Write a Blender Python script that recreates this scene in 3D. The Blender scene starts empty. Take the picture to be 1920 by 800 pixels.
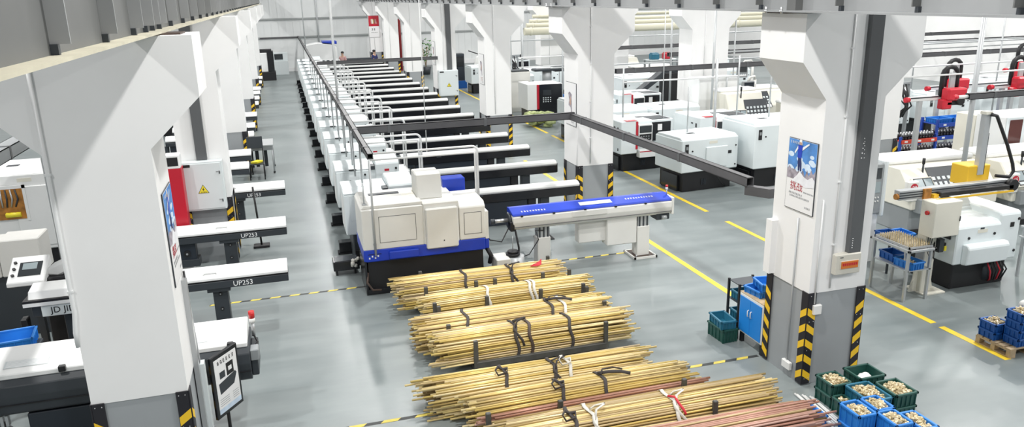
import bpy, bmesh, math, random
from mathutils import Vector, Matrix
random.seed(7)
R = math.radians
sc = bpy.context.scene
COL = sc.collection

# ------------------------------------------------------------------ camera
cam_d = bpy.data.cameras.new('camera'); cam = bpy.data.objects.new('camera', cam_d); COL.objects.link(cam)
cam_d.sensor_fit = 'HORIZONTAL'; cam_d.sensor_width = 36.0; cam_d.lens = 36.0 * 1437.0 / 1920.0
cam_d.clip_start = 0.05; cam_d.clip_end = 300
CAMROT = ((0.95830, 0.09920, -0.26796), (-0.28510, 0.25720, -0.92336), (-0.02210, 0.96120, 0.27498))
_c = [Vector([CAMROT[r][k] for r in range(3)]) for k in range(3)]
_z = _c[2].normalized(); _x = (_c[0] - _z * _c[0].dot(_z)).normalized(); _y = _z.cross(_x)
cam.matrix_world = Matrix(((_x.x, _y.x, _z.x, 0.0), (_x.y, _y.y, _z.y, 0.0), (_x.z, _y.z, _z.z, 5.0), (0, 0, 0, 1)))
sc.camera = cam

# ------------------------------------------------------------------ light
sc.view_settings.view_transform = 'Standard'; sc.view_settings.look = 'None'
sc.view_settings.gamma = 1.0; sc.view_settings.use_curve_mapping = False
sc.view_settings.exposure = 0.88
w = bpy.data.worlds.new('world'); sc.world = w; w.use_nodes = True
w.node_tree.nodes['Background'].inputs[0].default_value = (0.95, 0.98, 1.0, 1)
w.node_tree.nodes['Background'].inputs[1].default_value = 0.16
def lamp(x, y, z, power, size=0.4, aim=(0, 0, -1)):
    l = bpy.data.lights.new('high_bay_and_fill_light', 'AREA'); l.shape = 'DISK'; l.size = size; l.energy = power
    l.color = (1.0, 0.985, 0.96)
    o = bpy.data.objects.new('high_bay_and_fill_light', l); COL.objects.link(o); o.location = (x, y, z)
    o.rotation_euler = Vector(aim).to_track_quat('-Z', 'Y').to_euler()
for yy in (-2, 6, 14, 22, 30, 38, 46):
    lamp(2.4, yy, 9.5, 265 if yy < 30 else 230)
    if yy == 46: lamp(2.4, 52, 9.5, 150)  # extra fill lamp, added only to lighten the back wall
    lamp(-5.5, yy + 2, 9.5, 215)
    lamp(10.5, yy + 2, 9.5, 225)
    lamp(19.0, yy + 2, 9.5, 240)
    lamp(28.0, yy + 2, 9.5, 240)  # unseen lamp row, added to brighten the right hall

# ------------------------------------------------------------------ materials
MATS = {}
def mat(name, col, rough=0.5, metal=0.0, vary=0.0, scale=6.0, bump=0.0, rnd=0.0, emit=0.0, coat=0.0):
    if name in MATS: return MATS[name]
    m = bpy.data.materials.new(name); m.use_nodes = True; nt = m.node_tree; b = nt.nodes['Principled BSDF']
    b.inputs['Base Color'].default_value = (*col, 1); b.inputs['Roughness'].default_value = rough
    b.inputs['Metallic'].default_value = metal
    if coat: b.inputs['Coat Weight'].default_value = coat
    src = None
    if vary or bump:
        tc = nt.nodes.new('ShaderNodeTexCoord'); nz = nt.nodes.new('ShaderNodeTexNoise')
        nz.inputs['Scale'].default_value = scale; nz.inputs['Detail'].default_value = 5
        nt.links.new(tc.outputs['Object'], nz.inputs['Vector'])
        if vary:
            rp = nt.nodes.new('ShaderNodeValToRGB'); rp.color_ramp.elements[0].position = 0.3; rp.color_ramp.elements[1].position = 0.7
            rp.color_ramp.elements[0].color = (*[c * (1 - vary) for c in col], 1)
            rp.color_ramp.elements[1].color = (*[min(1, c * (1 + vary)) for c in col], 1)
            nt.links.new(nz.outputs['Fac'], rp.inputs['Fac']); src = rp.outputs['Color']
        if bump:
            bp = nt.nodes.new('ShaderNodeBump'); bp.inputs['Strength'].default_value = bump; bp.inputs['Distance'].default_value = 0.01
            nt.links.new(nz.outputs['Fac'], bp.inputs['Height']); nt.links.new(bp.outputs['Normal'], b.inputs['Normal'])
    if rnd:
        oi = nt.nodes.new('ShaderNodeObjectInfo'); hs = nt.nodes.new('ShaderNodeHueSaturation')
        mr = nt.nodes.new('ShaderNodeMapRange'); mr.inputs['To Min'].default_value = 1 - rnd; mr.inputs['To Max'].default_value = 1 + rnd * 0.6
        nt.links.new(oi.outputs['Random'], mr.inputs['Value']); nt.links.new(mr.outputs['Result'], hs.inputs['Value'])
        mr2 = nt.nodes.new('ShaderNodeMapRange'); mr2.inputs['From Min'].default_value = 0; mr2.inputs['To Min'].default_value = 1.15; mr2.inputs['To Max'].default_value = 0.75
        nt.links.new(oi.outputs['Random'], mr2.inputs['Value']); nt.links.new(mr2.outputs['Result'], hs.inputs['Saturation'])
        if src: nt.links.new(src, hs.inputs['Color'])
        else: hs.inputs['Color'].default_value = (*col, 1)
        src = hs.outputs['Color']
    if src: nt.links.new(src, b.inputs['Base Color'])
    if emit:
        b.inputs['Emission Color'].default_value = (*col, 1); b.inputs['Emission Strength'].default_value = emit
    MATS[name] = m; return m

mat('wall_paint', (0.86, 0.86, 0.855), 0.6, vary=0.025, scale=1.2)
mat('column_grey', (0.33, 0.35, 0.365), 0.45, vary=0.04, scale=1.5)
mat('girder_grey', (0.13, 0.134, 0.132), 0.5, vary=0.12, scale=1.1)
mat('girder_light', (0.30, 0.31, 0.315), 0.45, vary=0.08, scale=1.1)
mat('flange_dust', (0.52, 0.49, 0.38), 0.8, vary=0.12, scale=3)
mat('tray_grey', (0.085, 0.085, 0.09), 0.5, vary=0.1, scale=3)
mat('black', (0.012, 0.012, 0.014), 0.5)
mat('black_gloss', (0.012, 0.013, 0.016), 0.2)
mat('charcoal', (0.035, 0.042, 0.05), 0.42)
mat('charcoal_panel', (0.02, 0.027, 0.038), 0.4)
mat('machine_white', (0.84, 0.85, 0.845), 0.38, vary=0.02, scale=2)
mat('machine_cool', (0.77, 0.83, 0.845), 0.38, vary=0.02, scale=2)
mat('machine_cream', (0.76, 0.74, 0.65), 0.42, vary=0.03, scale=2)
mat('machine_beige', (0.74, 0.735, 0.70), 0.45, vary=0.04, scale=2)
mat('machine_grey', (0.28, 0.30, 0.31), 0.45)
mat('wall_sheet', (0.80, 0.82, 0.82), 0.5, vary=0.03, scale=1.0)
mat('girt_grey', (0.36, 0.38, 0.38), 0.5)
mat('lid_grey', (0.60, 0.61, 0.60), 0.35)
mat('panel_line', (0.16, 0.16, 0.16), 0.6)
mat('machine_blue', (0.012, 0.05, 0.48), 0.35, vary=0.1, scale=3)
mat('machine_red', (0.50, 0.012, 0.03), 0.35)
mat('robot_red', (0.62, 0.02, 0.04), 0.35)
mat('hazard_black', (0.012, 0.011, 0.016), 0.5)
mat('hazard_yellow', (0.88, 0.55, 0.02), 0.5)
mat('floor_yellow', (0.86, 0.62, 0.04), 0.5, vary=0.15, scale=5)
mat('tape_yellow', (0.72, 0.58, 0.10), 0.55, vary=0.15, scale=8)
mat('tape_black', (0.045, 0.05, 0.05), 0.6)
mat('steel', (0.55, 0.56, 0.57), 0.35, 0.7)
mat('pipe_white', (0.78, 0.79, 0.79), 0.35)
mat('pipe_grey', (0.50, 0.52, 0.53), 0.4, 0.3)
mat('rack_steel', (0.075, 0.075, 0.07), 0.5, vary=0.2, scale=8)
mat('rust_brown', (0.075, 0.05, 0.04), 0.6, vary=0.2, scale=8)
mat('brass', (0.80, 0.61, 0.24), 0.36, 0.25, vary=0.12, scale=2.5, rnd=0.22)
mat('brass_end', (0.62, 0.46, 0.20), 0.4, 0.4)
mat('brass_dull', (0.52, 0.38, 0.17), 0.4, 0.25, vary=0.15, scale=2.5, rnd=0.25)
mat('copper_red', (0.48, 0.25, 0.18), 0.36, 0.2, vary=0.15, scale=2.5, rnd=0.25)
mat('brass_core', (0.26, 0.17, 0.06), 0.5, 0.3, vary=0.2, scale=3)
mat('brass_fitting', (0.70, 0.58, 0.36), 0.32, 0.4, rnd=0.28)
mat('strap_dark', (0.06, 0.052, 0.05), 0.8)
mat('strap_white', (0.72, 0.70, 0.64), 0.8)
mat('strap_red', (0.65, 0.04, 0.06), 0.7)
mat('crate_blue', (0.022, 0.20, 0.62), 0.42, vary=0.08, scale=6)
mat('crate_navy', (0.012, 0.10, 0.38), 0.42, vary=0.08, scale=6)
mat('crate_green', (0.018, 0.085, 0.068), 0.45, vary=0.1, scale=6)
mat('crate_teal', (0.02, 0.15, 0.24), 0.45, vary=0.1, scale=6)
mat('wood', (0.50, 0.38, 0.24), 0.7, vary=0.2, scale=9)
mat('cabinet_blue', (0.015, 0.22, 0.66), 0.4)
mat('cabinet_trim', (0.74, 0.74, 0.70), 0.45)
mat('box_grey', (0.66, 0.71, 0.72), 0.4)
mat('box_cream', (0.62, 0.60, 0.53), 0.45)
mat('box_orange', (0.62, 0.18, 0.03), 0.35)
mat('duct_grey', (0.10, 0.105, 0.11), 0.45)
mat('warning_yellow', (0.85, 0.72, 0.04), 0.45)
mat('paper', (0.84, 0.84, 0.84), 0.55)
mat('ink_red', (0.42, 0.02, 0.04), 0.6)
mat('ink_grey', (0.25, 0.26, 0.28), 0.6)
mat('ink_white', (0.86, 0.87, 0.88), 0.5)
mat('cloth_navy', (0.02, 0.03, 0.12), 0.8)
mat('rock', (0.32, 0.29, 0.33), 0.9, vary=0.5, scale=14)
mat('snow', (0.80, 0.81, 0.84), 0.9, vary=0.1, scale=10)
mat('sky_print', (0.08, 0.25, 0.60), 0.6, vary=0.3, scale=5)
mat('cloud_print', (0.62, 0.74, 0.88), 0.6, vary=0.15, scale=9)
mat('skin', (0.52, 0.33, 0.24), 0.6)
mat('screen', (0.30, 0.36, 0.38), 0.2)
mat('screen_dark', (0.03, 0.035, 0.04), 0.15)
mat('window_brown', (0.10, 0.03, 0.025), 0.15)
mat('glow_green', (0.15, 0.75, 0.45), 0.4, emit=0.6)
mat('lamp_red', (0.55, 0.02, 0.02), 0.3)
mat('robot_yellow', (0.82, 0.50, 0.03), 0.45)
mat('rubber', (0.02, 0.02, 0.02), 0.7)
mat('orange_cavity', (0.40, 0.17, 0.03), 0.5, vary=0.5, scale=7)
mat('shelf_red', (0.62, 0.06, 0.03), 0.45)
mat('shelf_blue', (0.02, 0.07, 0.40), 0.45)
mat('dark_part', (0.035, 0.035, 0.04), 0.3, 0.5)
mat('duct_cream', (0.62, 0.60, 0.48), 0.55)
mat('leaf', (0.05, 0.16, 0.03), 0.6, vary=0.4, scale=10)
mat('hair', (0.012, 0.010, 0.010), 0.6)
mat('cloth_pink', (0.50, 0.30, 0.30), 0.8)
mat('sack_green', (0.42, 0.48, 0.22), 0.8, vary=0.3, scale=9)
mat('red_curtain', (0.22, 0.012, 0.014), 0.6)
mat('plastic_white', (0.80, 0.80, 0.78), 0.4)

def floor_mat():
    m = bpy.data.materials.new('floor_epoxy'); m.use_nodes = True; nt = m.node_tree; b = nt.nodes['Principled BSDF']
    tc = nt.nodes.new('ShaderNodeTexCoord')
    def noise(scale, vec, detail=5):
        mp = nt.nodes.new('ShaderNodeMapping'); mp.inputs['Scale'].default_value = vec
        nt.links.new(tc.outputs['Object'], mp.inputs['Vector'])
        n = nt.nodes.new('ShaderNodeTexNoise'); n.inputs['Scale'].default_value = scale; n.inputs['Detail'].default_value = detail
        nt.links.new(mp.outputs['Vector'], n.inputs['Vector']); return n
    n1 = noise(0.55, (1, 1, 1)); n2 = noise(1.2, (0.5, 2.6, 1))
    mx = nt.nodes.new('ShaderNodeMix'); mx.data_type = 'FLOAT'; mx.inputs[0].default_value = 0.45
    nt.links.new(n1.outputs['Fac'], mx.inputs[2]); nt.links.new(n2.outputs['Fac'], mx.inputs[3])
    rp = nt.nodes.new('ShaderNodeValToRGB')
    rp.color_ramp.elements[0].position = 0.32; rp.color_ramp.elements[0].color = (0.165, 0.196, 0.20, 1)
    rp.color_ramp.elements[1].position = 0.68; rp.color_ramp.elements[1].color = (0.265, 0.298, 0.30, 1)
    nt.links.new(mx.outputs[0], rp.inputs['Fac']); nt.links.new(rp.outputs['Color'], b.inputs['Base Color'])
    r2 = nt.nodes.new('ShaderNodeMapRange'); r2.inputs['To Min'].default_value = 0.22; r2.inputs['To Max'].default_value = 0.5
    nt.links.new(n2.outputs['Fac'], r2.inputs['Value']); nt.links.new(r2.outputs['Result'], b.inputs['Roughness'])
    MATS['floor_epoxy'] = m
floor_mat()

# ------------------------------------------------------------------ mesh helpers
class MB:
    """collects shapes into one bmesh, one material slot per material name"""
    def __init__(self): self.bm = bmesh.new(); self.slots = []
    def si(self, m):
        if m not in self.slots: self.slots.append(m)
        return self.slots.index(m)
    def faces(self, vs, fs, m, smooth=False):
        bv = [self.bm.verts.new(v) for v in vs]; out = []; k = self.si(m)
        for f in fs:
            fc = self.bm.faces.new([bv[i] for i in f]); fc.material_index = k; fc.smooth = smooth; out.append(fc)
        return bv, out
    def box(self, x0, x1, y0, y1, z0, z1, m, bev=0.0):
        vs = [(x, y, z) for z in (z0, z1) for y in (y0, y1) for x in (x0, x1)]
        bv, fs = self.faces(vs, [(0, 2, 3, 1), (4, 5, 7, 6), (0, 1, 5, 4), (2, 6, 7, 3), (0, 4, 6, 2), (1, 3, 7, 5)], m)
        if bev:
            es = list({e for f in fs for e in f.edges})
            bmesh.ops.bevel(self.bm, geom=es, offset=bev, segments=1, affect='EDGES', clamp_overlap=True, material=-1)
        return self
    def prism(self, pts, axis, a, b, m, bev=0.0):
        """pts: 2D outline in the two other axes (in x,y,z order)"""
        def P(p, t):
            if axis == 'x': return (t, p[0], p[1])
            if axis == 'y': return (p[0], t, p[1])
            return (p[0], p[1], t)
        n = len(pts); vs = [P(p, a) for p in pts] + [P(p, b) for p in pts]
        fs = [tuple(range(n)), tuple(range(2 * n - 1, n - 1, -1))] + [(i, (i + 1) % n, n + (i + 1) % n, n + i) for i in range(n)]
        bv, fc = self.faces(vs, fs, m)
        bmesh.ops.recalc_face_normals(self.bm, faces=fc)
        if bev:
            es = list({e for f in fc for e in f.edges})
            bmesh.ops.bevel(self.bm, geom=es, offset=bev, segments=1, affect='EDGES', clamp_overlap=True, material=-1)
        return self
    def cyl(self, p0, p1, r, m, seg=10, r2=None, smooth=True, cap_m=None):
        p0 = Vector(p0); p1 = Vector(p1); d = (p1 - p0).normalized(); r2 = r if r2 is None else r2
        a = d.orthogonal().normalized(); b = d.cross(a); vs = []
        for p, rr in ((p0, r), (p1, r2)):
            for k in range(seg):
                t = 2 * math.pi * k / seg; vs.append(p + (a * math.cos(t) + b * math.sin(t)) * rr)
        side = [(k, (k + 1) % seg, seg + (k + 1) % seg, seg + k) for k in range(seg)]
        bv, fs = self.faces(vs, side, m, smooth)
        k1 = self.si(cap_m or m)
        for idx in (list(range(seg))[::-1], list(range(seg, 2 * seg))):
            f = self.bm.faces.new([bv[i] for i in idx]); f.material_index = k1
        return self
    def tube(self, pts, r, m, seg=6, flat=1.0, closed=False):
        pts = [Vector(p) for p in pts]; n = len(pts); rings = []
        prev = None
        for i, p in enumerate(pts):
            if closed: t = (pts[(i + 1) % n] - pts[i - 1])
            else: t = pts[min(i + 1, n - 1)] - pts[max(i - 1, 0)]
            t = t.normalized() if t.length > 1e-6 else Vector((0, 0, 1))
            a = (prev - t * prev.dot(t)) if prev is not None else t.orthogonal()
            if a.length < 1e-5: a = t.orthogonal()
            a.normalize(); prev = a; b = t.cross(a)
            rings.append([self.bm.verts.new(p + a * math.cos(2 * math.pi * k / seg) * r + b * math.sin(2 * math.pi * k / seg) * r * flat) for k in range(seg)])
        k1 = self.si(m); m_ = n if closed else n - 1
        for i in range(m_):
            A = rings[i]; B = rings[(i + 1) % n]
            for k in range(seg):
                f = self.bm.faces.new((A[k], A[(k + 1) % seg], B[(k + 1) % seg], B[k])); f.material_index = k1; f.smooth = True
        if not closed:
            f = self.bm.faces.new(rings[0][::-1]); f.material_index = k1
            f = self.bm.faces.new(rings[-1]); f.material_index = k1
        return self
    def band(self, pts, wx, th, m):
        """flat strap along a path in the YZ plane, width wx along X"""
        n = len(pts); vs = []
        for i, p in enumerate(pts):
            p = Vector(p)
            vs += [p + Vector((-wx / 2, 0, 0)), p + Vector((wx / 2, 0, 0))]
        k = self.si(m); bv = [self.bm.verts.new(v) for v in vs]
        fs = []
        for i in range(n - 1):
            f = self.bm.faces.new((bv[2 * i], bv[2 * i + 1], bv[2 * i + 3], bv[2 * i + 2])); f.material_index = k; f.smooth = True; fs.append(f)
        bmesh.ops.recalc_face_normals(self.bm, faces=fs)
        bmesh.ops.solidify(self.bm, geom=fs, thickness=th)
        return self
    def ball(self, c, r, m, sub=1, sc_=(1, 1, 1)):
        res = bmesh.ops.create_icosphere(self.bm, subdivisions=sub, radius=r)
        k = self.si(m)
        for v in res['verts']: v.co = Vector((v.co.x * sc_[0], v.co.y * sc_[1], v.co.z * sc_[2])) + Vector(c)
        for f in {f for v in res['verts'] for f in v.link_faces}: f.material_index = k; f.smooth = True
        return self
    def mesh(self, name):
        me = bpy.data.meshes.new(name); self.bm.to_mesh(me); self.bm.free()
        for s in self.slots: me.materials.append(MATS[s])
        return me
    def build(self, name, parent=None):
        o = bpy.data.objects.new(name, self.mesh(name)); COL.objects.link(o)
        if parent is not None: o.parent = parent
        return o
def put(name, me, parent=None, loc=(0, 0, 0), rot=(0, 0, 0)):
    o = bpy.data.objects.new(name, me); COL.objects.link(o); o.location = loc; o.rotation_euler = rot
    if parent is not None: o.parent = parent
    return o
def tag(o, label, cat, group=None, kind=None):
    o['label'] = label; o['category'] = cat
    if group: o['group'] = group
    if kind: o['kind'] = kind
    return o
def thing(name, label, cat, loc=(0, 0, 0), rz=0.0, group=None):
    o = bpy.data.objects.new(name, None); COL.objects.link(o); o.empty_display_size = 0.1
    o.location = loc; o.rotation_euler = (0, 0, rz); return tag(o, label, cat, group)
def struct(name, mb):
    o = mb.build(name); o['kind'] = 'structure'; return o
KIDS = {}
def kids(o):
    return [c for c in o.children]
def dup(root, loc=None, rz=None, label=None, group=None, parent=None, ch=None):
    r = root.copy(); COL.objects.link(r)
    if parent is not None: r.parent = parent
    if loc is not None: r.location = loc
    if rz is not None: r.rotation_euler = (0, 0, rz)
    if label: r['label'] = label
    if group: r['group'] = group
    for c in (ch if ch is not None else kids(root)): dup(c, parent=r)
    return r
def text_mesh(s, size, m, depth=0.002, name='lettering'):
    cu = bpy.data.curves.new('lettering', 'FONT'); cu.body = s; cu.size = size; cu.extrude = depth
    cu.align_x = 'CENTER'; cu.align_y = 'CENTER'; cu.resolution_u = 3
    o = bpy.data.objects.new('lettering', cu); COL.objects.link(o)
    dg = bpy.context.evaluated_depsgraph_get(); me = bpy.data.meshes.new_from_object(o.evaluated_get(dg))
    bpy.data.objects.remove(o); bpy.data.curves.remove(cu); me.materials.clear(); me.materials.append(MATS[m]); me.name = name
    return me
def strokes_mesh(n, size, m, depth=0.001, seed=1):
    """a row of n small blurred characters, each a few strokes, as on print too small to read; flat in XY, centred"""
    rr = random.Random(seed * 31 + n); b = MB(); w_ = size * 0.82
    for k in range(n):
        x = (k - (n - 1) / 2) * size
        for q in range(3): z = (-0.36 + 0.33 * q + rr.uniform(-.05, .05)) * size; b.box(x - w_ * rr.uniform(.25, .45), x + w_ * rr.uniform(.25, .45), z, z + size * .13, 0, depth, m)
        q = x + rr.uniform(-.2, .2) * size; b.box(q - size * .07, q + size * .07, -.42 * size, .45 * size, 0, depth, m)
    return b.mesh('lettering')
ORD = ['first', 'second', 'third', 'fourth', 'fifth', 'sixth', 'seventh', 'eighth', 'ninth', 'tenth', 'eleventh', 'twelfth',
       'thirteenth', 'fourteenth', 'fifteenth', 'sixteenth', 'seventeenth', 'eighteenth', 'nineteenth', 'twentieth', 'twenty-first', 'twenty-second']

# ------------------------------------------------------------------ setting
b = MB(); b.box(-14, 34, -6, 58.6, -0.2, 0, 'floor_epoxy'); struct('floor', b)
b = MB(); b.box(-14, 34, 58.3, 58.5, 0, 7.5, 'wall_sheet')
for k in range(96): b.box(-14 + k * 0.5, -13.94 + k * 0.5, 58.27, 58.3, 0, 7.5, 'wall_sheet')
struct('wall_back', b)
b = MB()
for z in (2.35, 3.62, 5.2): b.box(-14, 34, 58.15, 58.27, z, z + 0.10, 'girt_grey')
struct('trim_1', b)
b = MB(); b.box(-14, 34, 58.2, 58.27, 0, 0.28, 'paper'); struct('baseboard_back', b)
b = MB(); b.box(33.6, 33.8, -6, 58.3, 0, 7.5, 'wall_paint'); struct('wall_right', b)
b = MB(); b.box(-14.2, -14, -6, 58.3, 0, 7.5, 'wall_paint'); struct('wall_left', b)

def line(name, x0, x1, y0, y1, m):
    b = MB(); b.box(x0, x1, y0, y1, 0.0, 0.003, m); return b.build(name)
def floor_line(x, segs, side):
    for i, (a, c) in enumerate(segs):
        o = line('floor_line', x - 0.055, x + 0.055, a, c, 'floor_yellow')
        tag(o, 'yellow line on the floor %s, %s stretch counted from the camera' % (side, ORD[i]), 'floor marking', 'yellow lane lines ' + side)
floor_line(6.95, [(9.6, 14.6), (15.0, 22.4), (23.3, 30.6), (31.2, 38.5), (39.2, 46.5)], 'of the lane beside the bar feeder ends')
floor_line(9.2, [(7.3, 8.45), (8.6, 10.9), (11.4, 14.45), (15.3, 26.2), (26.7, 34), (34.6, 44)], 'of the lane in front of the right machines')
def hazard_tape(x0, x1, y, label):
    t = thing('hazard_tape', label, 'floor tape', ((x0 + x1) / 2, y, 0)); L = x1 - x0; n = max(1, int(L / 0.32))
    b = MB(); b.box(-L / 2, L / 2, -0.03, 0.03, 0, 0.002, 'tape_black'); b.build('tape', t)
    b = MB(); s = L / n
    for k in range(n):
        a = -L / 2 + k * s
        b.prism([(a, -0.03), (a + s * 0.5, -0.03), (a + s * 0.62, 0.03), (a + s * 0.12, 0.03)], 'z', 0.002, 0.0032, 'tape_yellow')
    b.build('stripe', t)
hazard_tape(-1.6, 1.02, 13.16, 'black and yellow floor tape crossing the left aisle up to the blue lathe')
hazard_tape(4.3, 6.3, 13.26, 'black and yellow floor tape under the blue bar feeder')
hazard_tape(0.3, 1.55, 8.46, 'black and yellow floor tape at the lower edge, beside the ragged rod bundle')
hazard_tape(4.6, 6.05, 8.52, 'black and yellow floor tape running up to the near pillar with the poster')

# ------------------------------------------------------------------ columns
GZ = 1.28; TOPZ = 4.715
def guard(xc, yc, sx, sy, parent):
    """hazard corner guard: L section around a vertical edge, outer normals along sx, sy"""
    wd = 0.115; t = 0.014
    b = MB()
    b.box(min(xc, xc - sx * wd), max(xc, xc - sx * wd), min(yc, yc + sy * t), max(yc, yc + sy * t), 0.02, GZ + 0.01, 'hazard_black', 0.004)
    b.box(min(xc, xc + sx * t), max(xc, xc + sx * t), min(yc + sy * t, yc - sy * wd), max(yc + sy * t, yc - sy * wd), 0.02, GZ + 0.01, 'hazard_black', 0.004)
    g = b.build('corner_guard', parent)
    b = MB(); e = 0.003; n = 6; st = GZ / n; hh = st * 0.46; sl = 0.085
    for k in range(n):
        z = 0.06 + k * st
        # chevron: high at the edge, falling away on both faces
        p = [(xc + sx * e, z + sl), (xc - sx * (wd - 0.004), z), (xc - sx * (wd - 0.004), z + hh), (xc + sx * e, z + sl + hh)]
        a = yc + sy * t
        if z + sl + hh < GZ: 
            b.prism(p, 'y', a, a + sy * 0.002, 'hazard_yellow')
            p = [(yc + sy * e, z + sl), (yc - sy * (wd - 0.004), z), (yc - sy * (wd - 0.004), z + hh), (yc + sy * e, z + sl + hh)]
            a = xc + sx * t
            b.prism(p, 'x', a, a + sx * 0.002, 'hazard_yellow')
    for z in (0.1, 0.5, 0.9, 1.25):
        for q in (0.03, 0.09): b.ball((xc - sx * q, yc + sy * (t + 0.002), z), 0.007, 'steel', 1)
    b.build('hazard_stripes', g)
def column(x0, x1, y0, depth, label, el=0.36, er=0.4, top=TOPZ, guards=4, conduit=True, group=None):
    cx = (x0 + x1) / 2; t = thing('concrete_column', label, 'column', (cx, y0 + depth / 2, 0), 0, group)
    hx = (x1 - x0) / 2; hy = depth / 2; i = 0.012
    b = MB(); b.box(-hx + i, hx - i, -hy + i, hy - i, 0, GZ, 'column_grey'); b.build('grey_base', t)
    b = MB()
    k0 = 3.72; k1 = 4.17
    b.prism([(-hx, GZ), (hx, GZ), (hx, k0), (hx + er, k1), (hx + er, top), (-hx - el, top), (-hx - el, k1), (-hx, k0)], 'y', -hy, hy, 'wall_paint')
    b.build('shaft', t)
    b = MB(); b.box(-hx + 0.05, hx - 0.05, -hy + 0.06, hy - 0.06, top, 8.5, 'wall_paint'); b.build('upper_shaft', t)
    for sx, sy in ((-1, -1), (1, -1), (-1, 1), (1, 1))[:guards]: guard(sx * hx, sy * hy, sx, sy, t)
    if conduit:
        b = MB(); xx = -hx * 0.3
        b.tube([(xx, -hy - 0.012, GZ + 0.05), (xx, -hy - 0.012, top - 0.02)], 0.012, 'pipe_white')
        for z in (1.9, 2.7, 3.5, 4.3): b.box(xx - 0.022, xx + 0.022, -hy - 0.026, -hy, z, z + 0.02, 'pipe_white')
        b.build('conduit', t)
    return t
RY = [7.6 + 8.0 * k for k in range(7)]
rl = ['nearest white column of the right row, with the climber poster and a small fuse box',
      'white column behind the blue bar feeder, with a small portrait poster high on its left side',
      'third white column of the right row counted from the camera, dark cable tray passing before it',
      'white column of the right row carrying the big grey electrical cabinet and a dark cable duct',
      'fifth white column of the right row counted from the camera',
      'sixth white column of the right row counted from the camera',
      'farthest white column of the right row, with a small red poster']
RCOL = [column(6.08, 6.92, RY[k], 0.86, rl[k], 0.36, 0.42 + 0.05, guards=4) for k in range(7)]
ll = ['nearest white column at the left, broad and close to the camera',
      'white column of the left row carrying the grey electrical cabinet with warning triangle',
      'third white column of the left row counted from the camera', 'fourth white column of the left row counted from the camera',
      'fifth white column of the left row counted from the camera', 'sixth white column of the left row counted from the camera',
      'farthest white column of the left row, beside the dark machine at the back wall']
LCOL = [column(-2.09, -1.22, 7.5 + 8.1 * k, 0.8, ll[k], 0.46, 0.47, conduit=False) for k in range(6)]
for k in range(1, 6):
    column(13.3, 14.7, 7.6 + 8.0 * k, 0.9, 'white column of the third row among the right machines, %s of that row from the camera' % ORD[k - 1], 0.42, 0.42, guards=4 if k < 3 else 2)

# conduits and duct on the two near columns
def add_pipe(parent, pts, r, m, name='conduit', clips=()):
    b = MB(); b.tube(pts, r, m, 8)
    for c in clips: b.box(c[0] - 0.024, c[0] + 0.024, c[1] - 0.02, c[1] + 0.02, c[2], c[2] + 0.022, 'pipe_white')
    return b.build(name, parent)
C0 = RCOL[0]; hx = 0.42; hy = 0.43
b = MB(); b.box(0.06, 0.235, -hy - 0.07, -hy, 1.79, TOPZ, 'duct_grey')
for k in range(5): b.ball((0.10 + 0.004 * k, -hy - 0.072, 3.0 + 0.06 * k), 0.008, 'paper', 1); b.ball((0.14 - 0.004 * k, -hy - 0.072, 3.0 + 0.05 * k), 0.006, 'paper', 1)
for k in range(5): b.ball((0.10, -hy - 0.072, 1.86 + 0.03 * k), 0.007, 'paper', 1)
b.build('cable_duct', C0)
add_pipe(C0, [(-hx - 0.012, -0.12, 0.2), (-hx - 0.012, -0.12, 2.2)], 0.011, 'pipe_grey', 'wall_conduit')
add_pipe(C0, [(-0.335, -hy - 0.012, 1.14), (-0.335, -hy - 0.012, 2.5)], 0.011, 'pipe_white', 'wall_conduit')
b = MB(); b.box(-0.36, -0.24, -hy - 0.05, -hy, 1.0, 1.13, 'plastic_white', 0.008); b.build('switch_box', C0)
b = MB(); b.box(-hx - 0.05, -hx, -0.23, -0.06, 0.12, 0.23, 'plastic_white', 0.008); b.build('socket_box', C0)
b = MB(); b.box(-hx - 0.09, -hx, 0.30, 0.43, 1.31, 2.05, 'wall_paint'); b.build('boxed_duct', C0)
# left near column: vertical white pipe on the front, grey channel + cables on the right side
C1 = LCOL[0]; hx1 = 0.435
add_pipe(C1, [(-0.42, -0.42, 4.6), (-0.42, -0.42, 3.2), (-0.42, -0.42, 2.25), (-0.445, -0.42, 2.05), (-0.45, -0.40, 1.9)], 0.02, 'pipe_white', 'conduit', [(-0.42, -0.42, 3.55), (-0.42, -0.42, 2.45)])
b = MB(); b.box(hx1, hx1 + 0.05, 0.16, 0.24, 0, 2.25, 'steel'); b.box(hx1 + 0.05, hx1 + 0.09, 0.24, 0.36, 0, 1.25, 'box_grey'); b.build('cable_channel', C1)
b = MB(); b.tube([(hx1 + 0.02, 0.3, 2.3), (hx1 + 0.03, 0.3, 1.2), (hx1 + 0.06, 0.31, 0.0)], 0.012, 'black'); b.tube([(hx1 + 0.02, 0.33, 2.3), (hx1 + 0.05, 0.33, 1.0), (hx1 + 0.07, 0.34, 0.0)], 0.009, 'pipe_grey'); b.build('cable', C1)
# dark ducts on further columns
for (col_, x0, x1, z0, hyy) in ((LCOL[1], -0.10, 0.09, 2.08, 0.4), (RCOL[3], 0.02, 0.22, 2.02, 0.43)):
    b = MB(); b.box(x0, x1, -hyy - 0.08, -hyy, z0, TOPZ, 'duct_grey'); b.build('cable_duct', col_)

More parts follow.
